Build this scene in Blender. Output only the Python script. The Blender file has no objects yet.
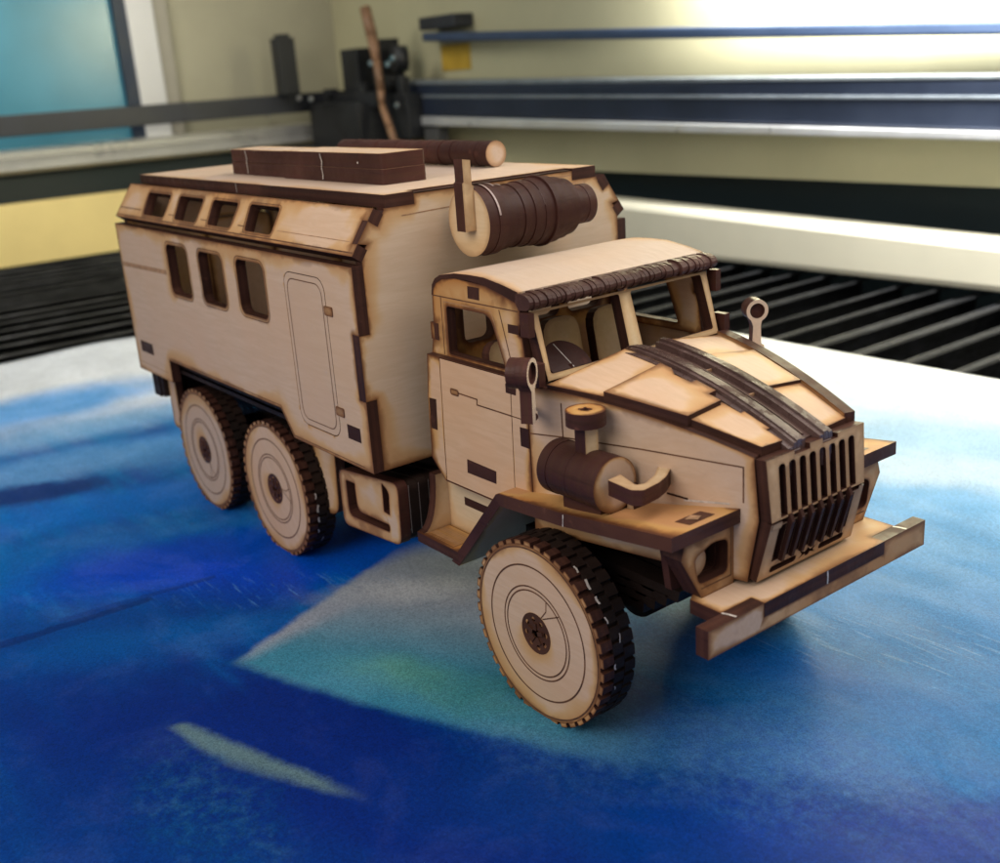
import bpy, bmesh, math, random
from mathutils import Vector, Matrix
from mathutils.geometry import tessellate_polygon, delaunay_2d_cdt

random.seed(7)
SC = bpy.context.scene
COL = SC.collection
S = 0.01                                   # the numbers below are centimetres
T = .34                                    # plywood thickness
PI = math.pi

# ------------------------------------------------------------------ camera
CAM_M = ((0.6132558, 0.7871203, -0.0660271), (-0.2119189, 0.2444762, 0.9462144), (0.7609255, -0.5662800, 0.3167321))
CAM_C = Vector((24.64366, -19.01769, 15.79328))
F = 1075.804
RIGHT, UP, BACK = (Vector(r) for r in CAM_M)

def ray(u, v):
    return RIGHT*((u-500)/F) + UP*(-(v-431.5)/F) - BACK
def at(u, v, ax, val):                     # where the line of sight through a pixel meets a real plane
    r = ray(u, v); i = 'xyz'.index(ax)
    return CAM_C + r*((val-CAM_C[i])/r[i])
def at_plane(u, v, P, N):
    r = ray(u, v)
    return CAM_C + r*(N.dot(P-CAM_C)/N.dot(r))

# ------------------------------------------------------------------ node helpers
def new_mat(name):
    m = bpy.data.materials.new(name); m.use_nodes = True
    nt = m.node_tree; b = nt.nodes['Principled BSDF']
    return m, nt, b
class NT:
    def __init__(s, nt): s.nt = nt
    def n(s, t, **k):
        x = s.nt.nodes.new(t)
        for a, v in k.items(): setattr(x, a, v)
        return x
    def link(s, a, b): s.nt.links.new(a, b)
    def put(s, sock, v):
        if hasattr(v, 'is_output') or isinstance(v, bpy.types.NodeSocket): s.link(v, sock)
        else: sock.default_value = v
    def math(s, op, a, b=0.0, c=0.0, clamp=False):
        x = s.n('ShaderNodeMath', operation=op, use_clamp=clamp)
        for i, v in enumerate((a, b, c)): s.put(x.inputs[i], v)
        return x.outputs[0]
    def mix(s, f, a, b, mode='MIX'):
        x = s.n('ShaderNodeMix', data_type='RGBA', blend_type=mode)
        s.put(x.inputs[0], f)
        for i, v in ((6, a), (7, b)):
            s.put(x.inputs[i], (*v, 1) if isinstance(v, tuple) and len(v) == 3 else v)
        return x.outputs[2]
    def ramp(s, v, lo, hi, a=0.0, b=1.0, smooth=True):
        x = s.n('ShaderNodeMapRange', interpolation_type='SMOOTHSTEP' if smooth else 'LINEAR')
        for i, q in enumerate((v, lo, hi, a, b)): s.put(x.inputs[i], q)
        return x.outputs[0]
    def noise(s, vec, scale, detail=4, rough=.55, dist=0.0):
        x = s.n('ShaderNodeTexNoise')
        if vec is not None: s.link(vec, x.inputs['Vector'])
        x.inputs['Scale'].default_value = scale; x.inputs['Detail'].default_value = detail
        x.inputs['Roughness'].default_value = rough; x.inputs['Distortion'].default_value = dist
        return x
    def mapping(s, vec, scale=(1, 1, 1), rot=(0, 0, 0), loc=(0, 0, 0)):
        x = s.n('ShaderNodeMapping'); s.link(vec, x.inputs[0])
        x.inputs[1].default_value = loc; x.inputs[2].default_value = rot; x.inputs[3].default_value = scale
        return x.outputs[0]
    def bump(s, h, strength, dist, bsdf):
        x = s.n('ShaderNodeBump'); s.link(h, x.inputs['Height'])
        x.inputs['Strength'].default_value = strength; x.inputs['Distance'].default_value = dist
        s.link(x.outputs[0], bsdf.inputs['Normal'])

# ------------------------------------------------------------------ materials
def wood(name, base, scorch_amt=1.0, grain_axis='x', spread=1.0):
    m, nt, b = new_mat(name); k = NT(nt)
    tc = k.n('ShaderNodeTexCoord').outputs['Object']
    oi = k.n('ShaderNodeObjectInfo').outputs['Random']
    sc = {'x': (45, 420, 420), 'y': (420, 45, 420), 'z': (420, 420, 45)}[grain_axis]
    g = k.noise(k.mapping(tc, sc), 1.6, 6, .6, .6).outputs[0]
    g2 = k.noise(tc, 38, 4, .6, .3).outputs[0]
    fine = k.noise(k.mapping(tc, tuple(q*4 for q in sc)), 2.2, 3).outputs[0]
    dk = tuple(c*f for c, f in zip(base, (.90, .87, .83)))
    lt = tuple(min(1, c*f) for c, f in zip(base, (1.06, 1.07, 1.09)))
    stain = k.noise(tc, 22, 5, .62, .4).outputs[0]
    c = k.mix(k.ramp(g, .3, .72, .2, .85), dk, lt)
    c = k.mix(k.ramp(stain, .42, .70, 0, .5), c, tuple(q*f for q, f in zip(base, (.98, .89, .76))))
    c = k.mix(k.ramp(g2, .38, .7, 0, .5), c, tuple(q*f for q, f in zip(base, (1.0, .90, .83))))
    c = k.mix(k.ramp(fine, .58, .8, 0, .16), c, dk)
    hue = k.n('ShaderNodeHueSaturation'); k.put(hue.inputs['Color'], c)
    k.put(hue.inputs['Value'], k.math('ADD', k.math('MULTIPLY', oi, .14), .93))
    k.put(hue.inputs['Saturation'], k.math('ADD', k.math('MULTIPLY', oi, .16), .92))
    c = hue.outputs[0]
    # laser scorch: close to any cut edge of the same sheet
    d = k.n('ShaderNodeAttribute', attribute_name='cut').outputs['Fac']
    blot = k.noise(tc, 70, 4, .62).outputs[0]; wide = k.noise(tc, 32, 3, .6).outputs[0]
    reach = k.ramp(wide, .36, .66, .12*spread, .88*spread)
    halo = k.math('POWER', k.math('SUBTRACT', 1.0, k.math('DIVIDE', d, reach), clamp=True), 1.5)
    c = k.mix(k.math('MULTIPLY', k.ramp(halo, 0, .5), .55*scorch_amt, clamp=True), c, (.56, .335, .115))
    c = k.mix(k.math('MULTIPLY', k.math('POWER', halo, 1.8), .85*scorch_amt, clamp=True), c, (.38, .155, .036))
    reach2 = k.ramp(blot, .34, .68, .03*spread, .26*spread)
    burn = k.math('POWER', k.math('SUBTRACT', 1.0, k.math('DIVIDE', d, reach2), clamp=True), 1.2)
    c = k.mix(k.math('MULTIPLY', burn, .85*scorch_amt, clamp=True), c, (.095, .030, .010))
    k.put(b.inputs['Base Color'], c)
    b.inputs['Roughness'].default_value = .58
    b.inputs['Specular IOR Level'].default_value = .35
    k.bump(g, .12, .0004, b)
    return m
W_FACE = wood('birch_ply', (.55, .395, .285))
W_PALE = wood('pale_birch_ply', (.51, .40, .325), .6)
W_CREAM = wood('cream_ply', (.60, .465, .30), .4)
W_TAN = wood('tan_ply', (.46, .245, .11), 1.5, 'x', 1.9)
W_CAB = wood('toasted_birch_ply', (.55, .375, .25), 1.3, 'x', 1.25)
W_CLEAN = wood('clean_birch_ply', (.58, .43, .29), .45)
W_COARSE = wood('yz_birch_ply', (.575, .44, .31), 1.0, 'y')

def char(name, a, b_, rough, spec=.17):
    m, nt, b = new_mat(name); k = NT(nt)
    tc = k.n('ShaderNodeTexCoord').outputs['Object']
    n1 = k.noise(tc, 190, 5, .65).outputs[0]
    n2 = k.noise(tc, 35, 3).outputs[0]
    ln = k.noise(k.mapping(tc, (60, 60, 900)), 1.0, 3).outputs[0]
    c = k.mix(k.ramp(n2, .35, .7), a, b_)
    c = k.mix(k.ramp(n1, .6, .78, 0, .5), c, tuple(q*2.1 for q in b_))
    c = k.mix(k.ramp(ln, .55, .75, 0, .45), c, tuple(q*.5 for q in a))
    k.put(b.inputs['Base Color'], c)
    k.put(b.inputs['Roughness'], k.ramp(n1, .3, .7, rough-.12, rough+.14))
    b.inputs['Specular IOR Level'].default_value = spec
    k.bump(n1, .35, .0005, b)
    return m
CHAR = char('charred_edge', (.034, .0135, .0095), (.060, .023, .016), .5)
CHAR_RED = char('charred_red_edge', (.042, .0155, .012), (.075, .027, .020), .46)
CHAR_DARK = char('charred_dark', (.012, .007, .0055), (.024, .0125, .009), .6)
CHAR_GLOSS = char('charred_gloss', (.055, .030, .026), (.105, .062, .054), .24, .6)
def plain(name, col, rough=.5, metal=0.0, var=.15, scale=60, bump=0.0):
    m, nt, b = new_mat(name); k = NT(nt)
    tc = k.n('ShaderNodeTexCoord').outputs['Object']
    n = k.noise(tc, scale, 5, .6).outputs[0]
    c = k.mix(k.ramp(n, .3, .7), tuple(q*(1-var) for q in col), tuple(min(1, q*(1+var)) for q in col))
    k.put(b.inputs['Base Color'], c)
    k.put(b.inputs['Roughness'], k.ramp(n, .3, .7, max(.05, rough-.08), min(1, rough+.08)))
    b.inputs['Metallic'].default_value = metal
    if bump: k.bump(n, bump, .001, b)
    return m
ENGRAVE = plain('engraved_line', (.10, .038, .014), .7, scale=300, var=.45)
ENGRAVE_SOFT = plain('engraved_soft', (.34, .19, .10), .7, scale=300, var=.3)
GLUE = plain('dried_glue', (.50, .44, .40), .25, var=.3, scale=400)
CHAR_MID = char('charred_mid_layer', (.044, .017, .0115), (.074, .029, .019), .52)
MATS = [W_FACE, CHAR, ENGRAVE, GLUE, ENGRAVE_SOFT, CHAR_MID]

# ------------------------------------------------------------------ mesh builder
X, Y, Z = Vector((1, 0, 0)), Vector((0, 1, 0)), Vector((0, 0, 1))
class Fr:                                   # a flat sheet's frame: origin, two in-plane axes, outward normal
    def __init__(s, O, U, V):
        s.O, s.U, s.V = Vector(O), Vector(U).normalized(), Vector(V).normalized(); s.N = s.U.cross(s.V).normalized()
    def p(s, u, v, h=0): return s.O + s.U*u + s.V*v + s.N*h
    def px(s, u, v):
        q = at_plane(u, v, s.O, s.N) - s.O
        return (q.dot(s.U), q.dot(s.V))
def side(y): return Fr((0, y, 0), X, Z)            # faces -y, coordinates (x, z)
def side_far(y): return Fr((0, y, 0), -X, Z)       # faces +y, coordinates (-x, z)
def front(x): return Fr((x, 0, 0), Y, Z)           # faces +x, coordinates (y, z)
def rear(x): return Fr((x, 0, 0), -Y, Z)           # faces -x, coordinates (-y, z)
def top(z): return Fr((0, 0, z), X, Y)

def rrect(u0, v0, u1, v1, r, n=5):
    out = []
    for cx, cy, a0 in ((u1-r, v0+r, -90), (u1-r, v1-r, 0), (u0+r, v1-r, 90), (u0+r, v0+r, 180)):
        for i in range(n+1):
            a = math.radians(a0+90*i/n); out.append((cx+r*math.cos(a), cy+r*math.sin(a)))
    return out
def rpoly(pts, r, n=4):                     # a polygon with its corners rounded
    out = []; L = len(pts)
    for i in range(L):
        p = Vector(pts[i]); a = Vector(pts[i-1]); b = Vector(pts[(i+1) % L])
        ri = r[i] if isinstance(r, (list, tuple)) else r
        da = (a-p); db = (b-p); ri = min(ri, da.length*.48, db.length*.48)
        if ri < 1e-3: out.append(tuple(p)); continue
        A = p+da.normalized()*ri; B = p+db.normalized()*ri
        for j in range(n+1):
            t = j/n; out.append(tuple(A*(1-t)**2 + p*2*t*(1-t) + B*t*t))
    return out
def circ(cx, cy, r, n=64, a0=0.0):
    return [(cx+r*math.cos(a0+2*PI*i/n), cy+r*math.sin(a0+2*PI*i/n)) for i in range(n)]

def seg_dist(px, py, segs):
    best = 1e9
    for ax, ay, dx, dy, l2 in segs:
        t = ((px-ax)*dx+(py-ay)*dy)/l2
        t = 0 if t < 0 else 1 if t > 1 else t
        q = (px-ax-t*dx)**2+(py-ay-t*dy)**2
        if q < best: best = q
    return math.sqrt(best)
def inside(px, py, loops):
    c = False
    for l in loops:
        j = len(l)-1
        for i in range(len(l)):
            (xi, yi), (xj, yj) = l[i], l[j]
            if (yi > py) != (yj > py) and px < (xj-xi)*(py-yi)/(yj-yi)+xi: c = not c
            j = i
    return c
def field(loops, quiet=()):
    """triangles of a sheet with extra points inside, and every point's distance to the nearest cut"""
    segs = []; pts = []; edges = []; loud = []
    for li, l in enumerate(loops):
        b0 = len(pts); L = len(l)
        for i in range(L):
            (ax, ay), (bx, by) = l[i], l[(i+1) % L]; dx, dy = bx-ax, by-ay
            segs.append((ax, ay, dx, dy, max(1e-12, dx*dx+dy*dy)))
            if li not in quiet: loud.append(segs[-1])
            pts.append(Vector((ax, ay))); edges.append((b0+i, b0+(i+1) % L))
    dist = [seg_dist(q.x, q.y, loud) if quiet and loud else (0.0 if loud else 9.0) for q in pts]; ext = []
    for ax, ay, dx, dy, l2 in segs:
        L = math.sqrt(l2); k_ = max(1, int(L/.45)); nx_, ny_ = -dy/L, dx/L
        for j in range(k_):
            t = (j+.5)/k_
            for o in (.07, .2, -.07, -.2): ext.append((ax+dx*t+nx_*o, ay+dy*t+ny_*o, abs(o)))
    us = [p.x for p in pts]; vs_ = [p.y for p in pts]; st = max(.3, min(.42, (max(us)-min(us))/6))
    u = min(us)+st/2
    while u < max(us):
        v = min(vs_)+st/2
        while v < max(vs_): ext.append((u, v, .3)); v += st
        u += st
    for x_, y_, lim in ext:
        if not inside(x_, y_, loops): continue
        dd = seg_dist(x_, y_, segs)
        if dd < lim*.93: continue
        pts.append(Vector((x_, y_))); dist.append(dd if not quiet else (seg_dist(x_, y_, loud) if loud else 9.0))
    vo, eo, fo, ov, oe, of = delaunay_2d_cdt(pts, edges, [], 0, 1e-5)
    da = [min((dist[q] for q in o), default=0.0) for o in ov]
    tri = [f for f in fo if inside(sum(vo[i].x for i in f)/3, sum(vo[i].y for i in f)/3, loops)]
    return [(q.x, q.y) for q in vo], da, tri

class MB:
    def __init__(s): s.v = []; s.f = []; s.m = []; s.sm = []; s.a = {}
    def add(s, vs, fs, m, smooth=False):
        b = len(s.v); s.v += [Vector(q) for q in vs]
        for i, f in enumerate(fs):
            s.f.append(tuple(b+j for j in f)); s.m.append(m if isinstance(m, int) else m[i]); s.sm.append(smooth)
        return s
    def sheet(s, fr, loops, h, m, quiet=()):
        """one face of a wood sheet, carrying its distance-to-cut field"""
        P, da, tri = field(loops, quiet); b0 = len(s.v)
        for (a, b), q in zip(P, da): s.a[len(s.v)] = q; s.v.append(fr.p(a, b, h))
        for t in tri: s.f.append(tuple(b0+i for i in t)); s.m.append(m); s.sm.append(False)
    def plate(s, fr, out, holes=(), th=T, mats=(0, 1, 0), sm=None, smooth=False, quiet=()):
        loops = [list(out)] + [list(h) for h in holes]
        flat = [p for l in loops for p in l]; n = len(flat)
        tri = tessellate_polygon([[Vector((a, b, 0)) for a, b in l] for l in loops])
        vs = [fr.p(a, b) for a, b in flat] + [fr.p(a, b, -th) for a, b in flat]
        b0 = len(s.v); s.v += vs
        if mats[0] == 0: s.sheet(fr, loops, 0, 0, quiet)
        else:
            for t in tri: s.f.append(tuple(b0+i for i in t)); s.m.append(mats[0]); s.sm.append(False)
        if mats[2] == 0: s.sheet(fr, loops, -th, 0)
        else:
            for t in tri: s.f.append(tuple(b0+n+i for i in reversed(t))); s.m.append(mats[2]); s.sm.append(False)
        o = 0
        for li, l in enumerate(loops):
            L = len(l)
            for i in range(L):
                j = (i+1) % L
                mi_ = sm[i] if (sm and li == 0) else mats[1]
                q0, q1 = b0+o+i, b0+o+j
                (A, B) = flat[o+i], flat[o+j]
                if mi_ == 0:                                     # a wood face running the depth of the piece
                    W = (Vector(B)-Vector(A)).length
                    cuts = sorted({min(c_, th) for c_ in (0, .07, .2, .4, .7, 1.0, th/2, th-1.0, th-.7, th-.4, th-.2, th-.07, th) if 0 <= c_ <= th})
                    rows = []
                    for c_ in cuts:
                        rows.append((len(s.v), len(s.v)+1))
                        for q in (A, B): s.a[len(s.v)] = min(c_, th-c_); s.v.append(fr.p(q[0], q[1], -c_))
                    for r0, r1 in zip(rows, rows[1:]):
                        s.f.append((r0[0], r0[1], r1[1], r1[0])); s.m.append(0); s.sm.append(smooth)
                    continue
                if mi_ != 1 or not .2 < th < .6:
                    s.f.append((q0, q1, q1+n, q0+n)); s.m.append(mi_); s.sm.append(smooth); continue
                c0 = len(s.v)                                    # three veneers in the burnt edge
                for f1 in (.36, .66):
                    s.v += [fr.p(A[0], A[1], -th*f1), fr.p(B[0], B[1], -th*f1)]
                for qa, mm_ in (((q0, q1, c0+1, c0), 1), ((c0, c0+1, c0+3, c0+2), 5), ((c0+2, c0+3, q1+n, q0+n), 1)):
                    s.f.append(qa); s.m.append(mm_); s.sm.append(smooth)
            o += L
        return s
    def line(s, fr, pts, w=.035, m=2, closed=False, h=.006):
        P = [Vector(p) for p in pts]; L = len(P)
        if L < 2: return s
        lft, rgt = [], []
        for i in range(L):
            a = P[i-1] if (i > 0 or closed) else None
            b = P[(i+1) % L] if (i < L-1 or closed) else None
            d1 = (P[i]-a).normalized() if a is not None else None
            d2 = (b-P[i]).normalized() if b is not None else None
            d1 = d1 or d2; d2 = d2 or d1
            t = (d1+d2)
            t = t.normalized() if t.length > 1e-6 else d1
            nn = Vector((-t.y, t.x)); k = 1/max(.4, nn.dot(Vector((-d1.y, d1.x))))
            lft.append(P[i]+nn*w/2*k); rgt.append(P[i]-nn*w/2*k)
        vs = [fr.p(q.x, q.y, h) for q in lft] + [fr.p(q.x, q.y, h) for q in rgt]
        fs = [(i, L+i, L+(i+1) % L, (i+1) % L) for i in range(L if closed else L-1)]
        return s.add(vs, fs, m)
    def fill(s, fr, pts, m=1, h=.008):
        tri = tessellate_polygon([[Vector((a, b, 0)) for a, b in pts]])
        return s.add([fr.p(a, b, h) for a, b in pts], [tuple(t) for t in tri], m)
    def box(s, a, b, mats=(0, 1, 0)):
        x0, y0, z0 = (min(p, q) for p, q in zip(a, b)); x1, y1, z1 = (max(p, q) for p, q in zip(a, b))
        return s.plate(top(z1), [(x0, y0), (x1, y0), (x1, y1), (x0, y1)], th=z1-z0, mats=mats)
    def cyl(s, A, B, r, m=1, n=40, caps=None, r2=None):
        A, B = Vector(A), Vector(B); d = (B-A).normalized()
        u = d.cross(Z if abs(d.z) < .9 else X).normalized(); w = d.cross(u); r2 = r if r2 is None else r2
        vs = [A+(u*math.cos(2*PI*i/n)+w*math.sin(2*PI*i/n))*r for i in range(n)] + [B+(u*math.cos(2*PI*i/n)+w*math.sin(2*PI*i/n))*r2 for i in range(n)]
        s.add(vs, [(i, (i+1) % n, n+(i+1) % n, n+i) for i in range(n)], m, True)
        cm = m if caps is None else caps
        return s.add(vs, [tuple(range(n))[::-1], tuple(range(n, 2*n))], cm)
    def build(s, name, parent=None, mats=None, bevel=0.0):
        bm = bmesh.new(); lay = bm.verts.layers.float.new('cut'); bv = []
        for i, v in enumerate(s.v):
            q = bm.verts.new(v*S); q[lay] = s.a.get(i, 0.0 if s.a else 9.0); bv.append(q)
        for f, m, q in zip(s.f, s.m, s.sm):
            try: fc = bm.faces.new([bv[i] for i in f])
            except ValueError: continue
            fc.material_index = m; fc.smooth = q
        bmesh.ops.remove_doubles(bm, verts=bm.verts[:], dist=3e-7)
        bmesh.ops.recalc_face_normals(bm, faces=bm.faces[:])
        me = bpy.data.meshes.new(name); bm.to_mesh(me); bm.free()
        for m in (mats or MATS): me.materials.append(m)
        o = bpy.data.objects.new(name, me); COL.objects.link(o)
        if parent is not None: o.parent = parent
        if bevel:
            bw = o.modifiers.new('soft', 'BEVEL'); bw.width = bevel*S; bw.segments = 2; bw.limit_method = 'ANGLE'
        return o
def tag(o, label=None, cat=None, group=None, kind=None):
    for k_, v in (('label', label), ('category', cat), ('group', group), ('kind', kind)):
        if v: o[k_] = v
    return o
def matset(face=W_FACE, edge=CHAR): return [face, edge, ENGRAVE, GLUE, ENGRAVE_SOFT, CHAR_MID if edge in (CHAR, CHAR_RED) else edge]

# ================================================================== THE TRUCK
truck = bpy.data.objects.new('toy_truck', None); COL.objects.link(truck)
truck.empty_display_size = .02
tag(truck, 'laser-cut plywood model of a six-wheeled truck with a windowed box body and scorched edges', 'model truck')

KX0, KX1, KY = -18.5, -.23, 5.0            # box body rear, front and half width
# --- side walls of the box (near side has the door; the far side mirrors the windows)
wall_out = [(KX0, 5.28), (-15.0, 5.28), (-15.0, 6.17), (-5.69, 6.17), (-5.0, 5.33), (KX1, 5.33), (KX1, 7.43), (KX1-T, 7.43),
            (KX1-T, 9.3), (KX1, 9.3), (KX1, 11.16), (KX0, 11.16)]
wins = [(-13.45, 8.95, -11.6, 10.74), (-10.59, 8.98, -8.71, 10.73), (-7.6, 9.0, -5.68, 10.74)]
door = (-4.33, 6.0, -1.88, 10.7)
def box_side(fr, sgn):
    mir = (lambda l: [(-a, b) for a, b in reversed(l)]) if sgn < 0 else (lambda l: l)
    holes = [mir(rrect(*w, .26)) for w in wins]
    dr = rrect(*door, .42)
    if sgn > 0: holes.append(mir(dr))
    b = MB().plate(fr, mir(wall_out), holes, quiet=(4,) if sgn > 0 else ())
    for w in wins:
        b.line(fr, mir(rrect(w[0]-.11, w[1]-.11, w[2]+.11, w[3]+.11, .34)), .03, closed=True)
    b.line(fr, mir([(KX0+.02, 9.58), (-13.75, 9.68)]), .17, m=4)
    b.line(fr, mir([(KX0+.02, 5.62), (-15.3, 5.62), ]), .025, m=4)
    b.line(fr, mir([(-14.9, 6.26), (-5.65, 6.26), (-4.97, 5.42), (-.7, 5.42)]), .028, m=2)
    for q in ((-1.46, 6.13, -.74, 6.56), (-17.9, 6.1, -16.6, 6.55)):
        b.fill(fr, mir([(q[0], q[1]), (q[2], q[1]), (q[2], q[3]), (q[0], q[3])]), 1)
    b.fill(fr, mir([(KX1-T, 7.44), (KX1-.002, 7.44), (KX1-.002, 9.29), (KX1-T, 9.29)]), 1, -.001)
    o = b.build('side_wall', truck)
    return o
sw = box_side(side(-KY), 1)
d = MB().plate(side(-KY-.002), rrect(door[0]+.024, door[1]+.024, door[2]-.024, door[3]-.024, .40), quiet=(0,))
d.line(side(-KY-.002), rrect(door[0]+.2, door[1]+.2, door[2]-.2, door[3]-.2, .34), .03, closed=True)
dobj = d.build('door', sw); dobj['label'] = 'plain plywood entry door with rounded corners'
for zz in (9.66, 6.72):
    MB().plate(side(-KY-.03), rrect(-1.99, zz, -1.53, zz+.27, .05), th=.025, mats=(0, 2, 0)).build('hinge', dobj)
box_side(side_far(KY), -1)

# --- sloped strips between wall and roof
SLV = Vector((0, .8, 1.16)).normalized()
def slope(sgn):
    fr = Fr((0, -4.95, 11.44), X, (0, .8, 1.16)) if sgn > 0 else Fr((0, 4.95, 11.44), -X, (0, -.8, 1.16))
    mir = (lambda l: [(-a, b) for a, b in reversed(l)]) if sgn < 0 else (lambda l: l)
    out = [(KX0+.1, 0), (KX1, 0), (KX1, .36), (KX1-.27, .36), (KX1-.27, 1.04), (KX1, 1.04), (KX1, 1.41), (KX0+.1, 1.41)]
    ws = [(-15.72, -13.75), (-12.72, -10.86), (-9.84, -8.1), (-7.0, -5.2)]
    hs = []; fr2 = fr
    for a, c in ws:
        hs.append(mir(rpoly([(a, .24), (c, .24), (c-.14, 1.13), (a-.36, 1.13)], .14)))
    b = MB().plate(fr, mir(out), hs)
    for a, c in ws:
        b.line(fr, mir(rpoly([(a-.1, .17), (c+.1, .17), (c-.04, 1.2), (a-.46, 1.2)], .18)), .025, closed=True)
    b.line(fr, mir([(-4.9, .40), (KX1-.35, .40)]), .022, 4)
    b.line(fr, mir([(KX0+.15, .1), (KX1-.05, .1)]), .04, 2)
    b.line(fr, mir([(KX0+.15, .40), (-16.1, .40)]), .04, 2)
    for a in (-13.35, -10.5, -7.6):
        b.line(fr, mir([(a, .38), (a+.5, .38)]), .03, 2)
    b.build('sloped_panel', truck)
slope(1); slope(-1)

# --- front and rear walls
oct_f = [(-4.66, 5.33), (4.66, 5.33), (4.66, 7.44), (5.0, 7.44), (5.0, 9.29), (4.66, 9.29), (4.66, 11.3),
         (4.72, 11.34), (4.46, 11.68), (4.74, 11.74), (4.35, 12.29), (4.07, 12.16), (3.84, 12.5), (3.84, 12.56), (2.85, 12.56), (2.85, 12.83)]
oct_f += [(-a, b) for a, b in reversed(oct_f)]
fr = front(KX1-.005)
b = MB().plate(fr, oct_f)
b.line(fr, [(-3.3, 12.3), (3.33, 12.48), (3.33, 11.75), (3.25, 11.58), (2.89, 11.5), (1.2, 11.5)], .03, 4)
b.line(fr, [(2.0, 12.71), (2.8, 12.71)], .03, 4)
b.build('front_wall', truck, matset(W_COARSE))
rw = MB().plate(rear(KX0+.04), [(a, c) for a, c in rpoly([(-4.64, 5.3), (4.64, 5.3), (4.64, 11.25), (3.85, 12.55), (-3.85, 12.55), (-4.64, 11.25)], .01)],
                [rrect(-1.5, 6.0, 1.5, 10.9, .3)])
rw.plate(rear(KX0-.0), rrect(-1.46, 6.04, 1.46, 10.86, .28)); rw.build('rear_wall', truck)
MB().box((KX0+.4, -4.6, 5.55), (KX1-.4, 4.6, 5.8), (1, 1, 1)).build('floor_panel', truck, matset(W_FACE, CHAR_DARK))

# --- roof, hatch and the long roll lying on it
roof_out = [(KX0+.25, -3.79), (KX1, -3.79), (KX1, -2.86), (KX1-T, -2.86), (KX1-T, 2.86), (KX1, 2.86), (KX1, 3.79), (KX0+.25, 3.79)]
b = MB().plate(top(12.9), roof_out)
b.add([(KX1-.33, -2.84, 12.86), (KX1+.0, -2.84, 12.86), (KX1+.0, 2.84, 12.86), (KX1-.33, 2.84, 12.86)], [(0, 1, 2, 3)], 1)
for xx in (-9.4,): b.line(side(-3.79), [(xx, 12.58), (xx-.02, 12.89)], .03, 3, h=.01)
b.build('roof', truck, matset(W_PALE))
b = MB(); hx = at(284, 164, 'y', -2.3).x
for i in range(2):
    o_ = .03*i
    b.plate(top(12.905+.44*(i+1)), rpoly([(hx+.004, -2.33+o_), (-2.55-o_*2, -2.33+o_), (-2.55-o_, -.8), (hx+.004, -.8)], [0, .16, .12, 0]), th=.436)
    b.plate(top(12.885+.44*(i+1)), rpoly([(-13.25+o_, -2.14), (-11.4, -2.14), (-11.4, -2.2), (hx, -2.2), (hx, -.85), (-13.25, -.85)], [.12, 0, 0, 0, 0, .12]), th=.42)
for xx, yy in ((-11.9, -2.15), (-6.1, -2.34)): b.line(side(yy), [(xx, 12.95), (xx+.03, 13.1), (xx-.01, 13.3), (xx+.05, 13.5), (xx-.02, 13.66), (xx-.03, 13.75)], .045, 3, h=.012)
b.line(side(-2.34), [(-3.9, 13.5), (-3.84, 13.53)], .06, 3, h=.012)
b.build('roof_hatch', truck, matset(W_PALE, CHAR_RED))
b = MB(); xx = -3.4; i = 0
while xx > -12.9:
    w = T; r = .41-.012*(i % 2) - random.random()*.008
    b.plate(Fr((xx, 2.47+random.uniform(-.012, .012), 13.32+random.uniform(-.01, .01)), Y, Z), circ(0, 0, r, 72), th=w-.008, mats=(0 if i == 0 else 1, 1, 1))
    xx -= w; i += 1
b.build('roof_roll', truck, matset(W_PALE, CHAR_RED))

# --- drum on the front wall with an upright pipe
DX, DZ = .96, 12.02
b = MB(); yy = -1.94
segs = [(.34, .93), (.30, .95), (.05, .9), (.30, .88), (.30, .84), (.34, .87), (.34, .9), (.34, .92), (.09, .985), (.32, .93), (.32, .87), (.30, .80)]
first = True
for w, r in segs:
    b.plate(Fr((DX, yy, DZ), X, Z), circ(0, 0, r, 110), th=w-.004, mats=(0 if first else 1, 1, 1)); first = False
    yy += w
for k_ in range(3):
    b.plate(Fr((DX, yy, DZ), X, Z), circ(0, 0, .56-.012*(k_ % 2), 80), th=.276, mats=(1, 1, 1)); yy += .28
drum = b.build('air_drum', truck, matset(W_CREAM, CHAR_RED))
b = MB().box((.2, -1.2, 11.7), (-.23, 1.2, 12.4), (1, 1, 1)); b.build('mounting_block', drum, matset(W_FACE, CHAR_RED))
g = MB()
for yg, a0, a1 in ((-1.57, .2, 1.5), (-1.3, 1.2, 2.2), (.05, .3, .8), (-1.0, 1.3, 1.8)):
    vs = []; fs = []
    for i in range(13):
        a = a0+(a1-a0)*i/12; rr = .965 if yg < -1.2 else .91
        for dy in (-.03, .03): vs.append((DX+rr*math.cos(a), yg+dy, DZ+rr*math.sin(a)))
        if i: fs.append((2*i-2, 2*i-1, 2*i+1, 2*i))
    g.add(vs, fs, 0)
g.build('glue_bead', drum, [plain('dull_glue', (.30, .22, .2), .3)])
pf = front(1.28)
b = MB().plate(pf, [(-2.3, 11.82), (-1.945, 11.82), (-1.945, 13.0), (-1.99, 13.02), (-1.99, 13.66), (-2.25, 13.7), (-2.25, 13.12), (-2.3, 13.08)], th=.38)
b.build('intake_pipe', drum, matset(W_CREAM, CHAR_RED))

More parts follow.
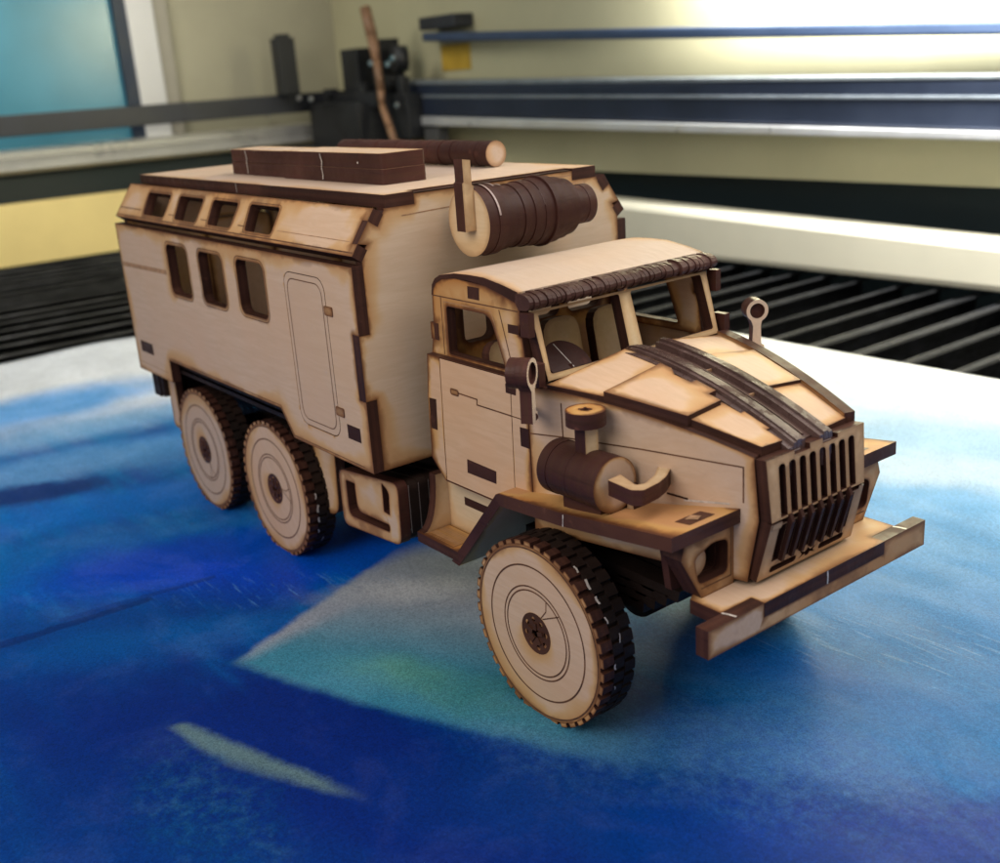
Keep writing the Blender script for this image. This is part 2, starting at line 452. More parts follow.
# --- cab
CY = 3.25
uo = [(.58, 8.5), (4.78, 8.5), (4.62, 9.62), (4.5, 9.66), (4.54, 9.94), (4.6, 9.98), (4.58, 10.45), (3.98, 10.60), (3.24, 10.76), (1.97, 10.82), (1.35, 10.74), (1.06, 10.60), (.90, 10.42), (.84, 10.2), (.80, 9.5), (.64, 9.5), (.64, 9.03), (.70, 9.03)]
win = rpoly([(1.45, 8.72), (3.88, 8.72), (3.36, 10.03), (1.47, 10.03)], [.1, .08, .3, .1])
lo = [(.45, 5.6), (1.05, 5.03), (4.7, 5.03), (4.93, 5.4), (4.93, 8.1), (4.8, 8.65), (.66, 8.65), (.6, 8.05), (.52, 7.4)]
ddoor = [(1.1, 5.06), (4.2, 5.06), (4.31, 8.63), (1.24, 8.63)]
def cab_side(sgn):
    mir = (lambda l: [(-a, b) for a, b in reversed(l)]) if sgn < 0 else (lambda l: l)
    fu = side(-CY) if sgn > 0 else side_far(CY)
    fl = side(-3.46) if sgn > 0 else side_far(3.46)
    b = MB().plate(fu, mir(uo), [mir(win)], th=.27)
    b.line(fu, mir([(.84, 10.26), (4.5, 10.27)]), .032)
    b.line(fu, mir([(1.22, 8.68), (1.24, 10.24)]), .03); b.line(fu, mir([(4.2, 8.7), (3.76, 10.22)]), .032)
    b.line(fu, mir([(1.34, 8.68), (1.36, 10.14), (3.42, 10.14), (4.02, 8.7)]), .02, 4)
    b.fill(fu, mir([(2.48, 10.36), (2.97, 10.36), (2.99, 10.68), (2.5, 10.68)]), 1)
    b.fill(fu, mir([(.81, 9.03), (1.02, 9.03), (1.04, 9.5), (.81, 9.5)]), 1)
    b.fill(fu, mir([(4.08, 9.69), (4.5, 9.69), (4.5, 9.92), (4.08, 9.91)]), 1)
    up = b.build('cab_side', truck, matset(W_CAB))
    b = MB().plate(fl, mir(lo), [mir(ddoor)], th=.27, quiet=(1,))
    b.fill(fl, mir([(.55, 6.49), (.86, 6.49), (.92, 7.4), (.58, 7.38)]), 1)
    b.fill(fl, mir([(4.1, 8.2), (4.5, 8.2), (4.53, 8.46), (4.1, 8.44)]), 1)
    b.fill(fl, mir([(4.58, 6.9), (4.92, 6.9), (4.92, 7.42), (4.58, 7.4)]), 1)
    b.line(fl, mir([(4.27, 7.62), (4.9, 7.62)]), .03)
    b.build('side_skirt', up, matset(W_CAB))
    k_ = .02
    b = MB().plate(fl, mir([(1.1+k_, 5.06+k_), (4.2-k_, 5.06+k_), (4.31-k_, 8.63-k_), (1.24+k_, 8.63-k_)]), th=.27, quiet=(0,))
    b.fill(fl, mir([(2.15, 5.56), (3.43, 5.57), (3.46, 5.93), (2.18, 5.96)]), 1)
    b.line(fl, mir([(2.02, 7.78), (2.84, 7.77), (2.82, 7.62), (4.26, 7.62)]), .04)
    dd = b.build('cab_door', truck, matset(W_CAB))
    b = MB().line(fl, mir(rpoly([(1.67, 7.7), (2.02, 7.7), (2.02, 7.86), (1.67, 7.86)], .07)), .03, closed=True, h=.02)
    b.plate(Fr(fl.p(0, 0, .018), fl.U, fl.V), mir(rpoly([(1.68, 7.71), (2.01, 7.71), (2.01, 7.85), (1.68, 7.85)], .06)), th=.014)
    b.build('handle', dd)
cab_side(1); cab_side(-1)
# back wall of the cab with two windows
b = MB().plate(front(1.15), rpoly([(-2.97, 5.2), (2.97, 5.2), (2.97, 10.5), (-2.97, 10.5)], .01), [rrect(-2.5, 8.8, -1.5, 10.15, .22), rrect(-1.1, 9.0, .9, 10.15, .22), rrect(1.25, 9.0, 2.5, 10.15, .22)])
b.build('cab_back', truck, matset(W_TAN))
# curved roof
prof = [(.84, 10.27), (.90, 10.55), (1.05, 10.72), (1.3, 10.84), (1.97, 10.95), (2.6, 10.975), (3.24, 10.97), (3.98, 10.87), (4.56, 10.75)]
inn = [(4.56, 10.45), (3.98, 10.61), (3.24, 10.77), (2.6, 10.82), (1.97, 10.83), (1.36, 10.75), (1.09, 10.62), (.95, 10.45), (.90, 10.25)]
b = MB().plate(side(-CY-.015), (prof+inn)[::-1], th=2*CY+.03, mats=(1, 0, 1))
b.build('cab_roof', truck, matset(W_PALE))
# scored visor rolled over the roof's front edge
b = MB(); n = 46; y0 = -CY-.06; w = (2*CY+.12)/n
for i in range(n):
    k_ = 1 + (-.05 if i % 2 else 0) + random.uniform(-.06, .05)
    cx, cz = 4.70+random.uniform(-.02, .02), 10.52+random.uniform(-.015, .015); pr = []
    for j in range(9):
        a = math.radians(115 - 165*j/8); pr.append((cx+.40*k_*math.cos(a), cz+.225*k_*math.sin(a)+random.uniform(-.008, .008)))
    pr += [(4.62, 10.32), (4.5, 10.50)]
    b.plate(side(y0+i*w), pr[::-1], th=w-.012-.016*random.random(), mats=(1, 1, 1))
vis = b.build('visor', truck, matset(W_FACE, char('visor_char', (.05, .021, .016), (.095, .045, .037), .42)))
# windscreen frame
wf = Fr((5.3, 0, 8.62), Y, (-.46, 0, 1.58))
out = [(-3.04, 0), (3.04, 0), (3.04, .5), (3.3, .5), (3.3, .1), (3.45, .1), (3.45, 0.0)]
out = [(-3.06, 0), (3.06, 0), (3.1, 1.72), (-3.1, 1.72)]
holes = [rpoly([(-2.93, .15), (-.25, .15), (-.20, 1.66), (-2.90, 1.66)], .08), rpoly([(.22, .15), (2.9, .15), (2.86, 1.66), (.2, 1.66)], .08)]
MB().plate(wf, out, holes).build('windscreen_frame', truck, matset(W_CREAM))
# dark hinge blocks beside the windscreen
for sg in (-1, 1):
    MB().box((4.75, sg*3.21, 9.72), (5.08, sg*3.40, 10.3), (1, 1, 1)).build('windscreen_tab', truck, matset(W_FACE, CHAR_RED))
    MB().box((4.98, sg*3.21, 8.55), (5.38, sg*3.42, 9.12), (1, 1, 1)).build('windscreen_tab', truck, matset(W_FACE, CHAR_RED))
# inside the cab
for yc in (-1.9, .05, 1.9):
    s_ = MB().plate(Fr((2.5, yc, 7.3), Y, (-.18, 0, 1)), rpoly([(-.66, 0), (.66, 0), (.66, 1.72 if yc < -1 else 1.95), (-.66, 1.72 if yc < -1 else 1.95)], [0, 0, .5, .5]), th=.34)
    s_.plate(top(7.5), [(2.4, yc-.72), (3.7, yc-.72), (3.7, yc+.72), (2.4, yc+.72)])
    s_.build('seat', truck, matset(W_CREAM))
MB().box((4.3, -2.9, 7.9), (5.0, 2.9, 8.3), (1, 1, 1)).box((1.2, -2.9, 5.2), (5.0, 2.9, 5.5), (1, 1, 1)).build('dashboard', truck, matset(W_TAN, CHAR))
st = Fr((4.55, -1.75, 8.72), Y, (-.75, 0, .65))
b = MB().plate(st, circ(0, 0, .68, 40), th=.3, mats=(1, 1, 1)); b.line(st, [(-.1, .6), (.05, -.2)], .03, 3, h=.01)
b.cyl((4.55, -1.75, 8.6), (4.95, -1.75, 8.1), .12, 1)
b.build('steering_wheel', truck, matset(W_TAN, CHAR_RED))

# --- hood
HA, HB = Vector((4.93, 3.44, 0)), Vector((10.72, 1.74, 0))
def hood_w(x): return 3.44 + (x-4.93)*(1.74-3.44)/(10.72-4.93)
def hood_fr(sgn):
    d_ = Vector((HB.x-HA.x, HA.y-HB.y, 0)) if sgn > 0 else Vector((HA.x-HB.x, HA.y-HB.y, 0))
    return Fr((4.93, -3.44, 0), d_, Z) if sgn > 0 else Fr((4.93, 3.44, 0), d_, Z)
HL = math.hypot(10.72-4.93, 3.44-1.74); KX = HL/(10.72-4.93)
def zs(x):                                   # height of the hood's side edge
    s_ = (x-5.4)/5.1
    return 8.52 - .22*s_ - .68*s_*s_
def zr(x):                                   # height along the ridge
    s_ = (x-5.4)/5.1
    return 9.0 - .35*s_ - .95*s_*s_
for sg in (1, -1):
    fr = hood_fr(sg)
    u = lambda x: (x-4.93)*KX*(1 if sg > 0 else -1)
    top_e = [(x_, zs(x_)+(-.02 if sg > 0 else .16)) for x_ in (10.55, 10.2, 9.6, 9.0, 8.4, 7.8, 7.2, 6.6, 6.0, 5.4)]
    o_ = [(4.93, 4.75), (8.9, 4.62), (10.42, 4.6), (10.42, 4.66), (10.66, 6.13), (10.55, 7.45)] + top_e + [(4.93, 8.5)]
    pts = [(u(a), c) for a, c in o_]
    if sg < 0: pts = pts[::-1]
    b = MB().plate(fr, pts, th=.3)
    if sg > 0:
        q1 = [fr.px(*p) for p in ((528, 433), (561, 437), (640, 449), (744, 467.5))]
        b.line(fr, q1, .035); b.line(fr, [fr.px(561, 403), fr.px(564, 452)], .035); b.line(fr, [fr.px(743.5, 467.5), fr.px(743.5, 503)], .035)
        b.fill(fr, [fr.px(*p) for p in ((667, 492), (688, 498), (688, 500), (667, 494))], 1)
        b.line(fr, [fr.px(684, 500), fr.px(730, 504)], .05, 3)
    b.build('hood_side', truck)
def hp(x, t, sg, h):                          # a point on the hood: t = 0 at the side edge, 1 at the ridge
    w0 = hood_w(x)-.30
    ya = w0 + t*(.55-w0); z_ = zs(x)+.02 + t*(zr(x)-.1-zs(x)-.02)
    return Vector((x, -sg*ya, z_+h))
class HoodFr:
    def __init__(s, sg, h): s.sg, s.h = sg, h
    def p(s, u, v, h=0): return hp(u, v/2.2, s.sg, s.h+h)
def hood_plate(poly, sg, h, nm):
    return MB().plate(HoodFr(sg, h), [(a, c*2.2) for a, c in poly], th=.3).build('hood_panel', truck)
p1 = [(5.45, -.1), (6.98, -.1), (6.98, .98), (5.5, 1.0)]
p2 = [(6.95, -.12), (8.95, -.12), (8.95, .66), (8.62, .66), (8.62, .82), (8.05, .82), (8.05, .72), (7.55, .72), (7.3, .82), (6.95, .82)]
p3 = [(8.88, -.04), (10.52, -.02), (10.52, .72), (10.1, .72), (10.1, .84), (9.4, .84), (9.4, .74), (8.88, .74)]
hood_plate(p1, 1, .10, 0); hood_plate(p2, 1, .24, 0); hood_plate(p3, 1, .12, 0)
for q_, h_ in (([(5.45, .03), (7.0, .03), (7.0, 1.0), (5.5, 1.0)], .06), ([(7.0, .03), (8.9, .03), (8.9, 1.0), (7.0, 1.0)], .12), ([(8.9, .03), (10.52, .03), (10.52, 1.0), (8.9, 1.0)], .04)):
    hood_plate(q_, -1, h_, 0)
MB().add([hp(x_, t_, s2, -.18) for s2 in (1, -1) for x_ in (5.4, 6.7, 8.0, 9.3, 10.5) for t_ in (0, 1)],
         [(2*i, 2*i+1, 2*i+3, 2*i+2) for i in range(4)] + [(10+2*i, 11+2*i, 13+2*i, 12+2*i) for i in range(4)] + [(2*i+1, 11+2*i, 13+2*i, 2*i+3) for i in range(4)], 1).build('hood_base', truck, matset(W_FACE, CHAR_DARK))
# ridge: curved ribs standing side by side
def rib(b, y, w, dz, x0, x1, drop=.55):
    xs = [x0+(x1-x0)*i/22 for i in range(23)]
    up = [(x_, zr(x_)+dz - .12*max(0, (5.9-x_)/.5)**2) for x_ in xs]; dn = [(x_, zr(x_)+dz-drop) for x_ in xs]
    b.plate(side(y), dn + up[::-1], th=w, mats=(1, 1, 1))
for ylist, x1, nm in (([(-.86, .17, -.02), (-.68, .1, .07), (-.57, .15, .11), (-.41, .13, .08)], 10.72, 'l'), ([(.16, .14, .06), (.31, .16, .12), (.48, .14, .07)], 10.78, 'r')):
    b = MB()
    for y_, w_, dz in ylist: rib(b, y_, w_, dz, 5.45 if nm == 'l' else 5.75, x1)
    rib(b, ylist[0][0]+.05, .35, -.1, 5.6, x1+.02)
    b.build('ridge_bar', truck, matset(W_FACE, CHAR_GLOSS))
b = MB(); rib(b, -.28, .44, -.08, 5.7, 10.55); rib(b, -.12, .06, .0, 5.8, 10.5)
for xx in (7.6, 8.9): b.box((xx, -.27, zr(xx)-.1), (xx+.05, .15, zr(xx)-.03), (4, 4, 4))
b.build('ridge_channel', truck, matset(W_FACE, char('channel_char', (.06, .032, .027), (.09, .05, .042), .38)))
b = MB()
for sg in (1, -1): b.box((5.0, sg*3.1, 8.4), (5.6, sg*2.55, 8.62), (0, 1, 0))
MB().box((5.25, -3.0, 8.35), (5.55, 3.0, 8.55), (0, 1, 0)).build('cowl', truck, matset(W_CREAM))

# --- grille: two slotted sheets meeting in a chevron
gu = Fr((10.95, 0, 6.13), Y, (-.12, 0, 1.43)); GH = 1.435
slots = [-1.24+.3543*i for i in range(8)]
hs = [rpoly([(y_-.115, -.001+.05), (y_+.115, .05), (y_+.115, GH-.19), (y_-.115, GH-.19)], [0, 0, .115, .115], 5) for y_ in slots]
outg = [(-1.68, 0), (1.68, 0), (1.75, GH), (.75, GH), (.75, GH-.1), (.2, GH-.1), (.2, GH+.02), (-.25, GH+.02), (-.25, GH-.1), (-.8, GH-.1), (-.8, GH), (-1.75, GH)]
b = MB().plate(gu, outg, hs, th=.3, mats=(0, 1, 0))
b.plate(Fr(gu.p(0, 0, -.304), Y, gu.V), [(-1.68, .02), (1.68, .02), (1.75, GH-.02), (-1.75, GH-.02)], hs[:0], th=.3, mats=(1, 1, 1))
gr = b.build('grille', truck, matset(W_CLEAN, CHAR))
gl = Fr((10.6, 0, 4.62), Y, (.35, 0, 1.49)); GL = 1.525
hs = [[(y_-.12, .42), (y_+.12, .42), (y_+.12, GL-.06), (y_-.12, GL-.06)] for y_ in slots]
hs += [rrect(-1.35, .1, -.42, .27, .08), rrect(.42, .1, 1.35, .27, .08)]
hs += [[(-.3, .1), (-.1, .17), (-.05, .1), (.05, .1), (.1, .17), (.3, .1), (.2, .2), (.3, .3), (.1, .23), (.0, .32), (-.1, .23), (-.3, .3), (-.2, .2)]]
b = MB().plate(gl, [(-1.75, 0), (1.75, 0), (1.68, GL-.02), (1.5, GL-.02), (1.5, GL-.1), (-1.5, GL-.1), (-1.5, GL-.02), (-1.68, GL-.02)], [[(p[0], min(p[1], GL-.14)) for p in h_] for h_ in hs], th=.3)
b.plate(Fr(gl.p(0, 0, -.304), Y, gl.V), [(-1.75, .0), (1.75, .0), (1.68, GL-.06), (-1.68, GL-.06)], th=.3, mats=(1, 1, 1))
b.plate(Fr(gl.p(0, 0, .012), Y, gl.V), rrect(-1.64, GL-.2, -1.3, GL-.02, .05), th=.02, mats=(0, 1, 0))
b.build('lower_grille', gr, matset(W_CLEAN, CHAR))
for i in range(7):
    y_ = slots[i]+.177
    q = side(y_-.05)
    MB().plate(q, [(10.66, 5.0), (10.78, 4.98), (11.06, 6.02), (10.98, 6.2), (10.9, 6.15)], th=.1, mats=(1, 1, 1)).build('grille_slat', gr, matset(W_FACE, CHAR))

# --- fenders with their sloped mudguard, headlight boxes
def mirror(pts): return pts
for sg in (-1, 1):
    yo = 4.05
    fr = side(-yo) if sg < 0 else side(1.85)
    o_ = [(10.25, 6.35), (6.6, 5.87), (4.25, 5.70), (4.12, 5.58), (4.3, 5.37), (6.6, 5.53), (10.25, 6.01)]
    b = MB().plate(fr, o_[::-1], th=yo-1.85, mats=(1, 0, 1), sm=[0, 0, 1, 1, 0, 0, 1])
    # the tab through the top and the tie line
    for a0 in ((9.58, 10.02),):
        zt = lambda x_: 5.87+(x_-6.6)*(.48/3.65)+.012
        ya, yb = (-3.25, -2.45) if sg < 0 else (2.45, 3.25)
        b.add([(a0[0], ya, zt(a0[0])), (a0[1], ya, zt(a0[1])), (a0[1], yb, zt(a0[1])), (a0[0], yb, zt(a0[0]))], [(0, 1, 2, 3)], 1)
        b.add([(a0[0]+.1, ya+.2, zt(a0[0])+.02), (a0[1]-.05, ya+.3, zt(a0[1])+.015), (a0[1]-.12, ya+.5, zt(a0[1])+.02), (a0[0]+.05, ya+.45, zt(a0[0])+.03)], [(0, 1, 2, 3)], 4)
    b.line(side(-yo) if sg < 0 else side_far(yo), [((6.75 if sg < 0 else -6.75), 5.55), ((6.78 if sg < 0 else -6.78), 5.86)], .03, 3, h=.012)
    fen = b.build('fender', truck, matset(W_TAN, char('fender_char%d' % sg, (.05, .02, .014), (.09, .036, .022), .45)))
    sl = [(4.16, 5.66), (1.86, 3.02), (2.2, 2.98), (4.46, 5.56)]
    fr = side(-yo+.012) if sg < 0 else side(1.87)
    b = MB().plate(fr, sl, th=yo-1.87, mats=(1, 0, 1))
    b.build('mudguard', fen, matset(W_FACE, CHAR_RED))
    # headlight box
    xf = 10.1; m_ = (lambda l: l) if sg < 0 else (lambda l: [(-a, c) for a, c in reversed(l)])
    o_ = [(-3.5, 5.98), (-3.62, 5.6), (-2.98, 4.5), (-1.92, 4.5), (-1.92, 5.98)]
    b = MB().plate(front(xf), m_(o_), [m_(rpoly([(-3.08, 4.86), (-2.14, 4.86), (-2.12, 5.66), (-2.6, 5.74), (-3.2, 5.52)], .16))], th=.34)
    b.line(front(xf), m_([(-3.0, 4.74), (-2.02, 4.74), (-2.02, 5.9)]), .03)
    b.plate(front(xf-.345), m_([(q[0]*1.0, q[1]) for q in o_]), [m_(rpoly([(-3.02, 4.9), (-2.18, 4.9), (-2.16, 5.62), (-2.6, 5.7), (-3.14, 5.5)], .16))], th=.2, mats=(1, 1, 1))
    b.plate(front(9.5), m_([(-3.3, 4.6), (-1.9, 4.5), (-1.9, 5.98), (-3.5, 5.98)]), th=.2, mats=(1, 1, 1))
    hl = b.build('headlight', truck)
    b = MB().plate(front(9.9), circ((-2.98 if sg < 0 else 2.98), 5.3, .36, 40), th=.3)
    b.build('lamp_disc', hl, matset(W_PALE))

# --- bumper
fr = front(11.19)
b = MB().plate(fr, [(-4.0, 3.83), (4.0, 3.83), (4.0, 4.5), (2.25, 4.5), (2.25, 4.155), (-2.2, 4.155), (-2.2, 4.5), (-4.0, 4.5)])
for y_ in (-3.2, 3.1): b.line(top(4.5), [(10.86, y_), (11.0, y_+.06), (11.18, y_+.1)], .06, 3, h=.012)
bump = b.build('bumper', truck)
b = MB().plate(top(4.502), [(9.95, -3.2), (10.84, -3.2), (10.84, -2.2), (11.2, -2.2), (11.2, 2.25), (10.84, 2.25), (10.84, 3.18), (10.0, 3.18), (9.3, 2.0), (9.3, -2.0)])
b.line(front(11.2), [(.02, 4.17), (.03, 4.34), (.01, 4.5)], .05, 3, h=.012)
b.build('bumper_shelf', bump)
for y_ in (-1.25, 1.05): MB().box((8.5, y_, 3.7), (10.83, y_+.25, 4.15), (1, 1, 1)).build('bumper_bracket', bump, matset(W_FACE, CHAR_DARK))

# --- air filter on the near fender
b = MB(); xx = 7.88
for i, w_ in enumerate((.34, .34, .34, .34, .34, .3)):
    r = (.67, .662, .657, .66, .656, .67)[i]
    b.plate(Fr((xx, -3.39, 6.71), Y, Z), circ(0, 0, r, 96), th=w_-.004, mats=(0 if i == 0 else 1, 1, 1)); xx -= w_
fr = front(7.885)
b.line(fr, [(-3.39+.62*math.cos(a), 6.71+.62*math.sin(a)) for a in (-.9, -.4, .1, .6, 1.0)], .02, 4)
b.box((6.4, -3.7, 5.85), (7.7, -3.1, 6.2), (1, 1, 1))
fil = b.build('air_filter', truck, matset(W_FACE, CHAR_RED))
fr = Fr((6.98, -3.56, 0), X, Z)
b = MB().plate(Fr((7.16, 0, 0), Y, Z), [(-3.6, 7.2), (-3.2, 7.2), (-3.2, 8.02), (-3.6, 8.02)], th=.36)
b.build('intake_pipe', fil, matset(W_CREAM, CHAR_RED))
b = MB().plate(top(8.34), circ(6.98, -3.4, .47, 40), [circ(6.98, -3.4, .09, 6)], th=.36)
b.line(top(8.34), [(6.85, -3.5), (7.1, -3.3)], .1, 1); b.line(top(8.34), [(6.85, -3.3), (7.1, -3.45)], .07, 1)
b.build('rain_cap', fil, matset(W_TAN, CHAR_RED))
el = [at(520+p[0]/5.753, 390+p[1]/5.753, 'z', 7.0) for p in ((505, 518), (640, 577), (712, 577), (800, 532), (842, 496), (898, 396), (850, 380), (814, 387), (775, 488), (720, 538), (665, 546), (578, 486))]
b = MB().plate(top(7.0), rpoly([(p.x, p.y) for p in el], [.02, .06, .06, .06, .06, .04, .03, .04, .08, .08, .06, .03]), th=.37)
b.build('elbow_pipe', fil, matset(W_CREAM, CHAR_RED))
b = MB().plate(side(-3.05), [(7.9, 6.0), (8.12, 6.05), (7.98, 6.6), (7.89, 6.6)], th=.3); b.build('bracket', fil, matset(W_CREAM, CHAR_RED))

# --- mirrors
for sg in (-1, 1):
    nrm = Vector((.85, -sg*.5, 0)).normalized(); U_ = Z.cross(nrm)
    fr = Fr((5.87, sg*4.0, 9.13), U_, Z)
    MR = .365 if sg < 0 else .31
    o_ = [(MR*math.cos(math.radians(a)), MR*math.sin(math.radians(a))) for a in range(-65, 246, 12)] + [(-.12, -.42), (-.15, -1.2), (.2, -1.2), (.2, -.98), (.12, -.94), (.1, -.42)]
    b = MB().plate(fr, o_, [rpoly(circ(0, 0, MR-.1, 24), 0)], th=.3)
    b.plate(Fr(fr.p(0, 0, -.1), fr.U, fr.V), circ(0, 0, MR-.085, 24), th=.15, mats=(1, 1, 1))
    mi = b.build('mirror', truck, matset(wood('mirror_ply%d' % sg, (.66, .55, .44), .12), CHAR_RED))
    b = MB().plate(Fr(fr.p(0, .0, -.32), fr.U, fr.V), circ(.04, -.02, MR, 30), th=.24, mats=(1, 1, 1))
    b.cyl((5.82, sg*3.98, 8.05), (4.8, sg*3.42, 8.05), .1, 1, 12)
    b.build('mirror_bracket', mi, matset(W_FACE, CHAR_RED))

# --- step, tank and brackets under the cab
for sg in (-1, 1):
    def my(a, c): return (a, c) if sg < 0 else (-c, -a)
    ya, yb = my(-4.04, -2.6)
    b = MB().plate(top(3.4), [(.2, ya), (2.2, ya), (2.2, yb), (.2, yb)], th=.3)
    for i in range(13):
        x_ = .5+.1*i
        b.line(top(3.4), [(x_, my(-3.9, -3.2)[0]), (x_+.12, my(-3.9, -3.2)[1])], .025, 4)
        b.line(top(3.4), [(x_+.12, my(-3.9, -3.2)[0]), (x_, my(-3.9, -3.2)[1])], .025, 4)
    b.line(top(3.4), [(.4, my(-3.95, -3.1)[0]), (1.85, my(-3.95, -3.1)[0]), (1.85, my(-3.95, -3.1)[1]), (.4, my(-3.95, -3.1)[1])], .03, 2, closed=True)
    stp = b.build('step', truck, matset(W_TAN))
    m_ = (lambda l: l) if sg < 0 else (lambda l: [(-a, c) for a, c in reversed(l)])
    cur = [(-4.0+.55*math.sin(t_*PI/2)**1.0*1.0, 3.41+1.65*(1-math.cos(t_*PI/2))) for t_ in [i/8 for i in range(9)]]
    b = MB().plate(front(.5), m_([(-2.7, 5.06), (-2.7, 3.41)] + cur), th=.3)
    fr = side(-3.05) if sg < 0 else side_far(3.05); s2 = 1 if sg < 0 else -1
    pl = [(.5, 3.41), (2.4, 3.41), (3.6, 5.02), (.5, 5.02)]
    sl_ = [(1.3, 4.25), (2.7, 4.25), (2.7, 4.5), (1.3, 4.5)]
    if sg > 0: pl = [(-a, c) for a, c in reversed(pl)]; sl_ = [(-a, c) for a, c in reversed(sl_)]
    b.plate(fr, pl); b.fill(fr, sl_, 1)
    b.build('step_side', stp, matset(W_CREAM))
    # tank: rounded slabs side by side
    fr0 = lambda y_: side(-y_) if sg < 0 else side_far(y_)
    sh = [(-3.7, 2.56), (-.3, 2.86), (-.2, 4.84), (-3.68, 4.44)]
    if sg > 0: sh = [(-a, c) for a, c in reversed(sh)]
    mm = (lambda l: l) if sg < 0 else (lambda l: [(-a, c) for a, c in reversed(l)])
    hole_l = mm(rpoly([(-3.28, 4.16), (-3.28, 2.98), (-.9, 3.12), (-.88, 3.36), (-2.72, 3.28), (-2.74, 4.18)], [.08, .28, .1, .1, .3, .05]))
    hole_r = mm(rpoly([(-1.12, 3.72), (-.82, 3.7), (-.74, 4.45), (-1.1, 4.62)], [.03, .03, .25, .05]))
    b = MB().plate(fr0(4.3), rpoly(sh, .34, 6), [hole_l, hole_r], th=.34)
    tk = b.build('fuel_tank', truck, matset(W_FACE, CHAR_RED))
    b = MB()
    for i in range(4):
        q = .0 if i % 2 else .03
        b.plate(fr0(4.3-.345*(i+1)), rpoly([(a*1.0, c-(q if c > 4 else -q)) for a, c in sh], .36, 6), th=.335, mats=(1, 1, 1))
    for i in (1, 2, 3):
        yy = -(4.3-.345*i) if sg < 0 else (4.3-.345*i)
        fr = front(-.19)
        b.add([(-.22, yy-.012, 3.2), (-.22+.03, yy-.012, 4.7), (-.19, yy+.012, 4.7), (-.22, yy+.012, 3.2)], [(0, 1, 2, 3)], 3)
    b.build('tank_slab', tk, [W_FACE, CHAR_DARK, ENGRAVE, plain('dull_glue_line%d' % sg, (.2, .16, .15), .4), ENGRAVE_SOFT, CHAR_DARK])
    ub = [(-6.75, 5.4), (-6.75, 2.5)] + [(-6.05+.65*math.cos(math.radians(a)), 2.55+.55*math.sin(math.radians(a))) for a in range(190, 351, 16)] + [(-5.38, 2.6), (-5.2, 5.4)]
    b = MB().plate(fr0(3.55), mm(ub), th=.34); b.build('support_plate', truck)
    # rear flap and tail block
    b = MB().plate(fr0(4.25), mm(rpoly([(-17.75, 2.75), (-16.95, 2.72), (-16.95, 5.3), (-17.75, 5.3)], .2)), th=.3); b.build('mud_flap', truck)
    ya, yb = my(-4.5, -3.3)
    b = MB().box((-18.75, ya, 4.0), (-18.05, yb, 5.0), (1, 1, 1)).box((-18.0, ya+.05, 4.05), (-17.7, yb, 5.05), (1, 1, 1)); b.build('tail_block', truck, matset(W_FACE, CHAR_DARK))

# --- chassis
b = MB()
for y_ in (-1.5, 1.1): b.box((-17.5, y_, 3.5), (9.6, y_+.4, 4.4), (1, 1, 1))
for x_ in (-17.0, -11.5, -5.5, 0.0, 3.5, 8.5): b.box((x_, -1.5, 3.75), (x_+.5, 1.5, 4.2), (1, 1, 1))
b.box((-3.8, -2.6, 3.8), (.2, 2.6, 5.5), (1, 1, 1)); b.box((-17.8, -2.2, 4.3), (-1, 2.2, 5.55), (1, 1, 1)); b.box((-15.4, -4.6, 5.7), (-5.3, 4.6, 6.2), (1, 1, 1))
b.box((3.0, -1.7, 4.3), (9.4, 1.7, 5.1), (1, 1, 1)); b.box((-17.9, -1.9, 2.9), (-13.4, 1.9, 5.5), (1, 1, 1)); b.box((-17.7, -4.1, 3.3), (-17.4, 4.1, 5.56), (1, 1, 1))
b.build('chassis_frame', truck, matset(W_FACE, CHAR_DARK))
# toothed leaf-spring packs beside the front wheels
for sg in (-1, 1):
    b = MB()
    for i in range(4):
        pts = []
        x0, x1 = 3.2+.4*i, 8.9-.4*i
        nn = 14
        for j in range(nn):
            x_ = x0+(x1-x0)*j/nn; dd = .05 if j % 2 else 0
            pts += [(x_, 3.75-.24*i-dd), (x_+(x1-x0)/nn*.8, 3.75-.24*i-dd)]
        pts += [(x1, 4.0-.24*i), (x0, 4.0-.24*i)]
        b.plate(side(sg*2.1-.3), pts, th=.6, mats=(1, 1, 1))
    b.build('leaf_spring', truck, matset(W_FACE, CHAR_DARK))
for wx in (5.83, -8.51, -14.58):
    b = MB().cyl((wx, -3.4, 2.456), (wx, 3.4, 2.456), .28, 1, 24).cyl((wx, -.9, 2.456), (wx, .9, 2.456), .8, 1, 24)
    b.box((wx-.2, -3.2, 2.7), (wx+.2, 3.2, 3.4), (1, 1, 1))
    b.build('axle', truck, matset(W_FACE, CHAR_DARK))

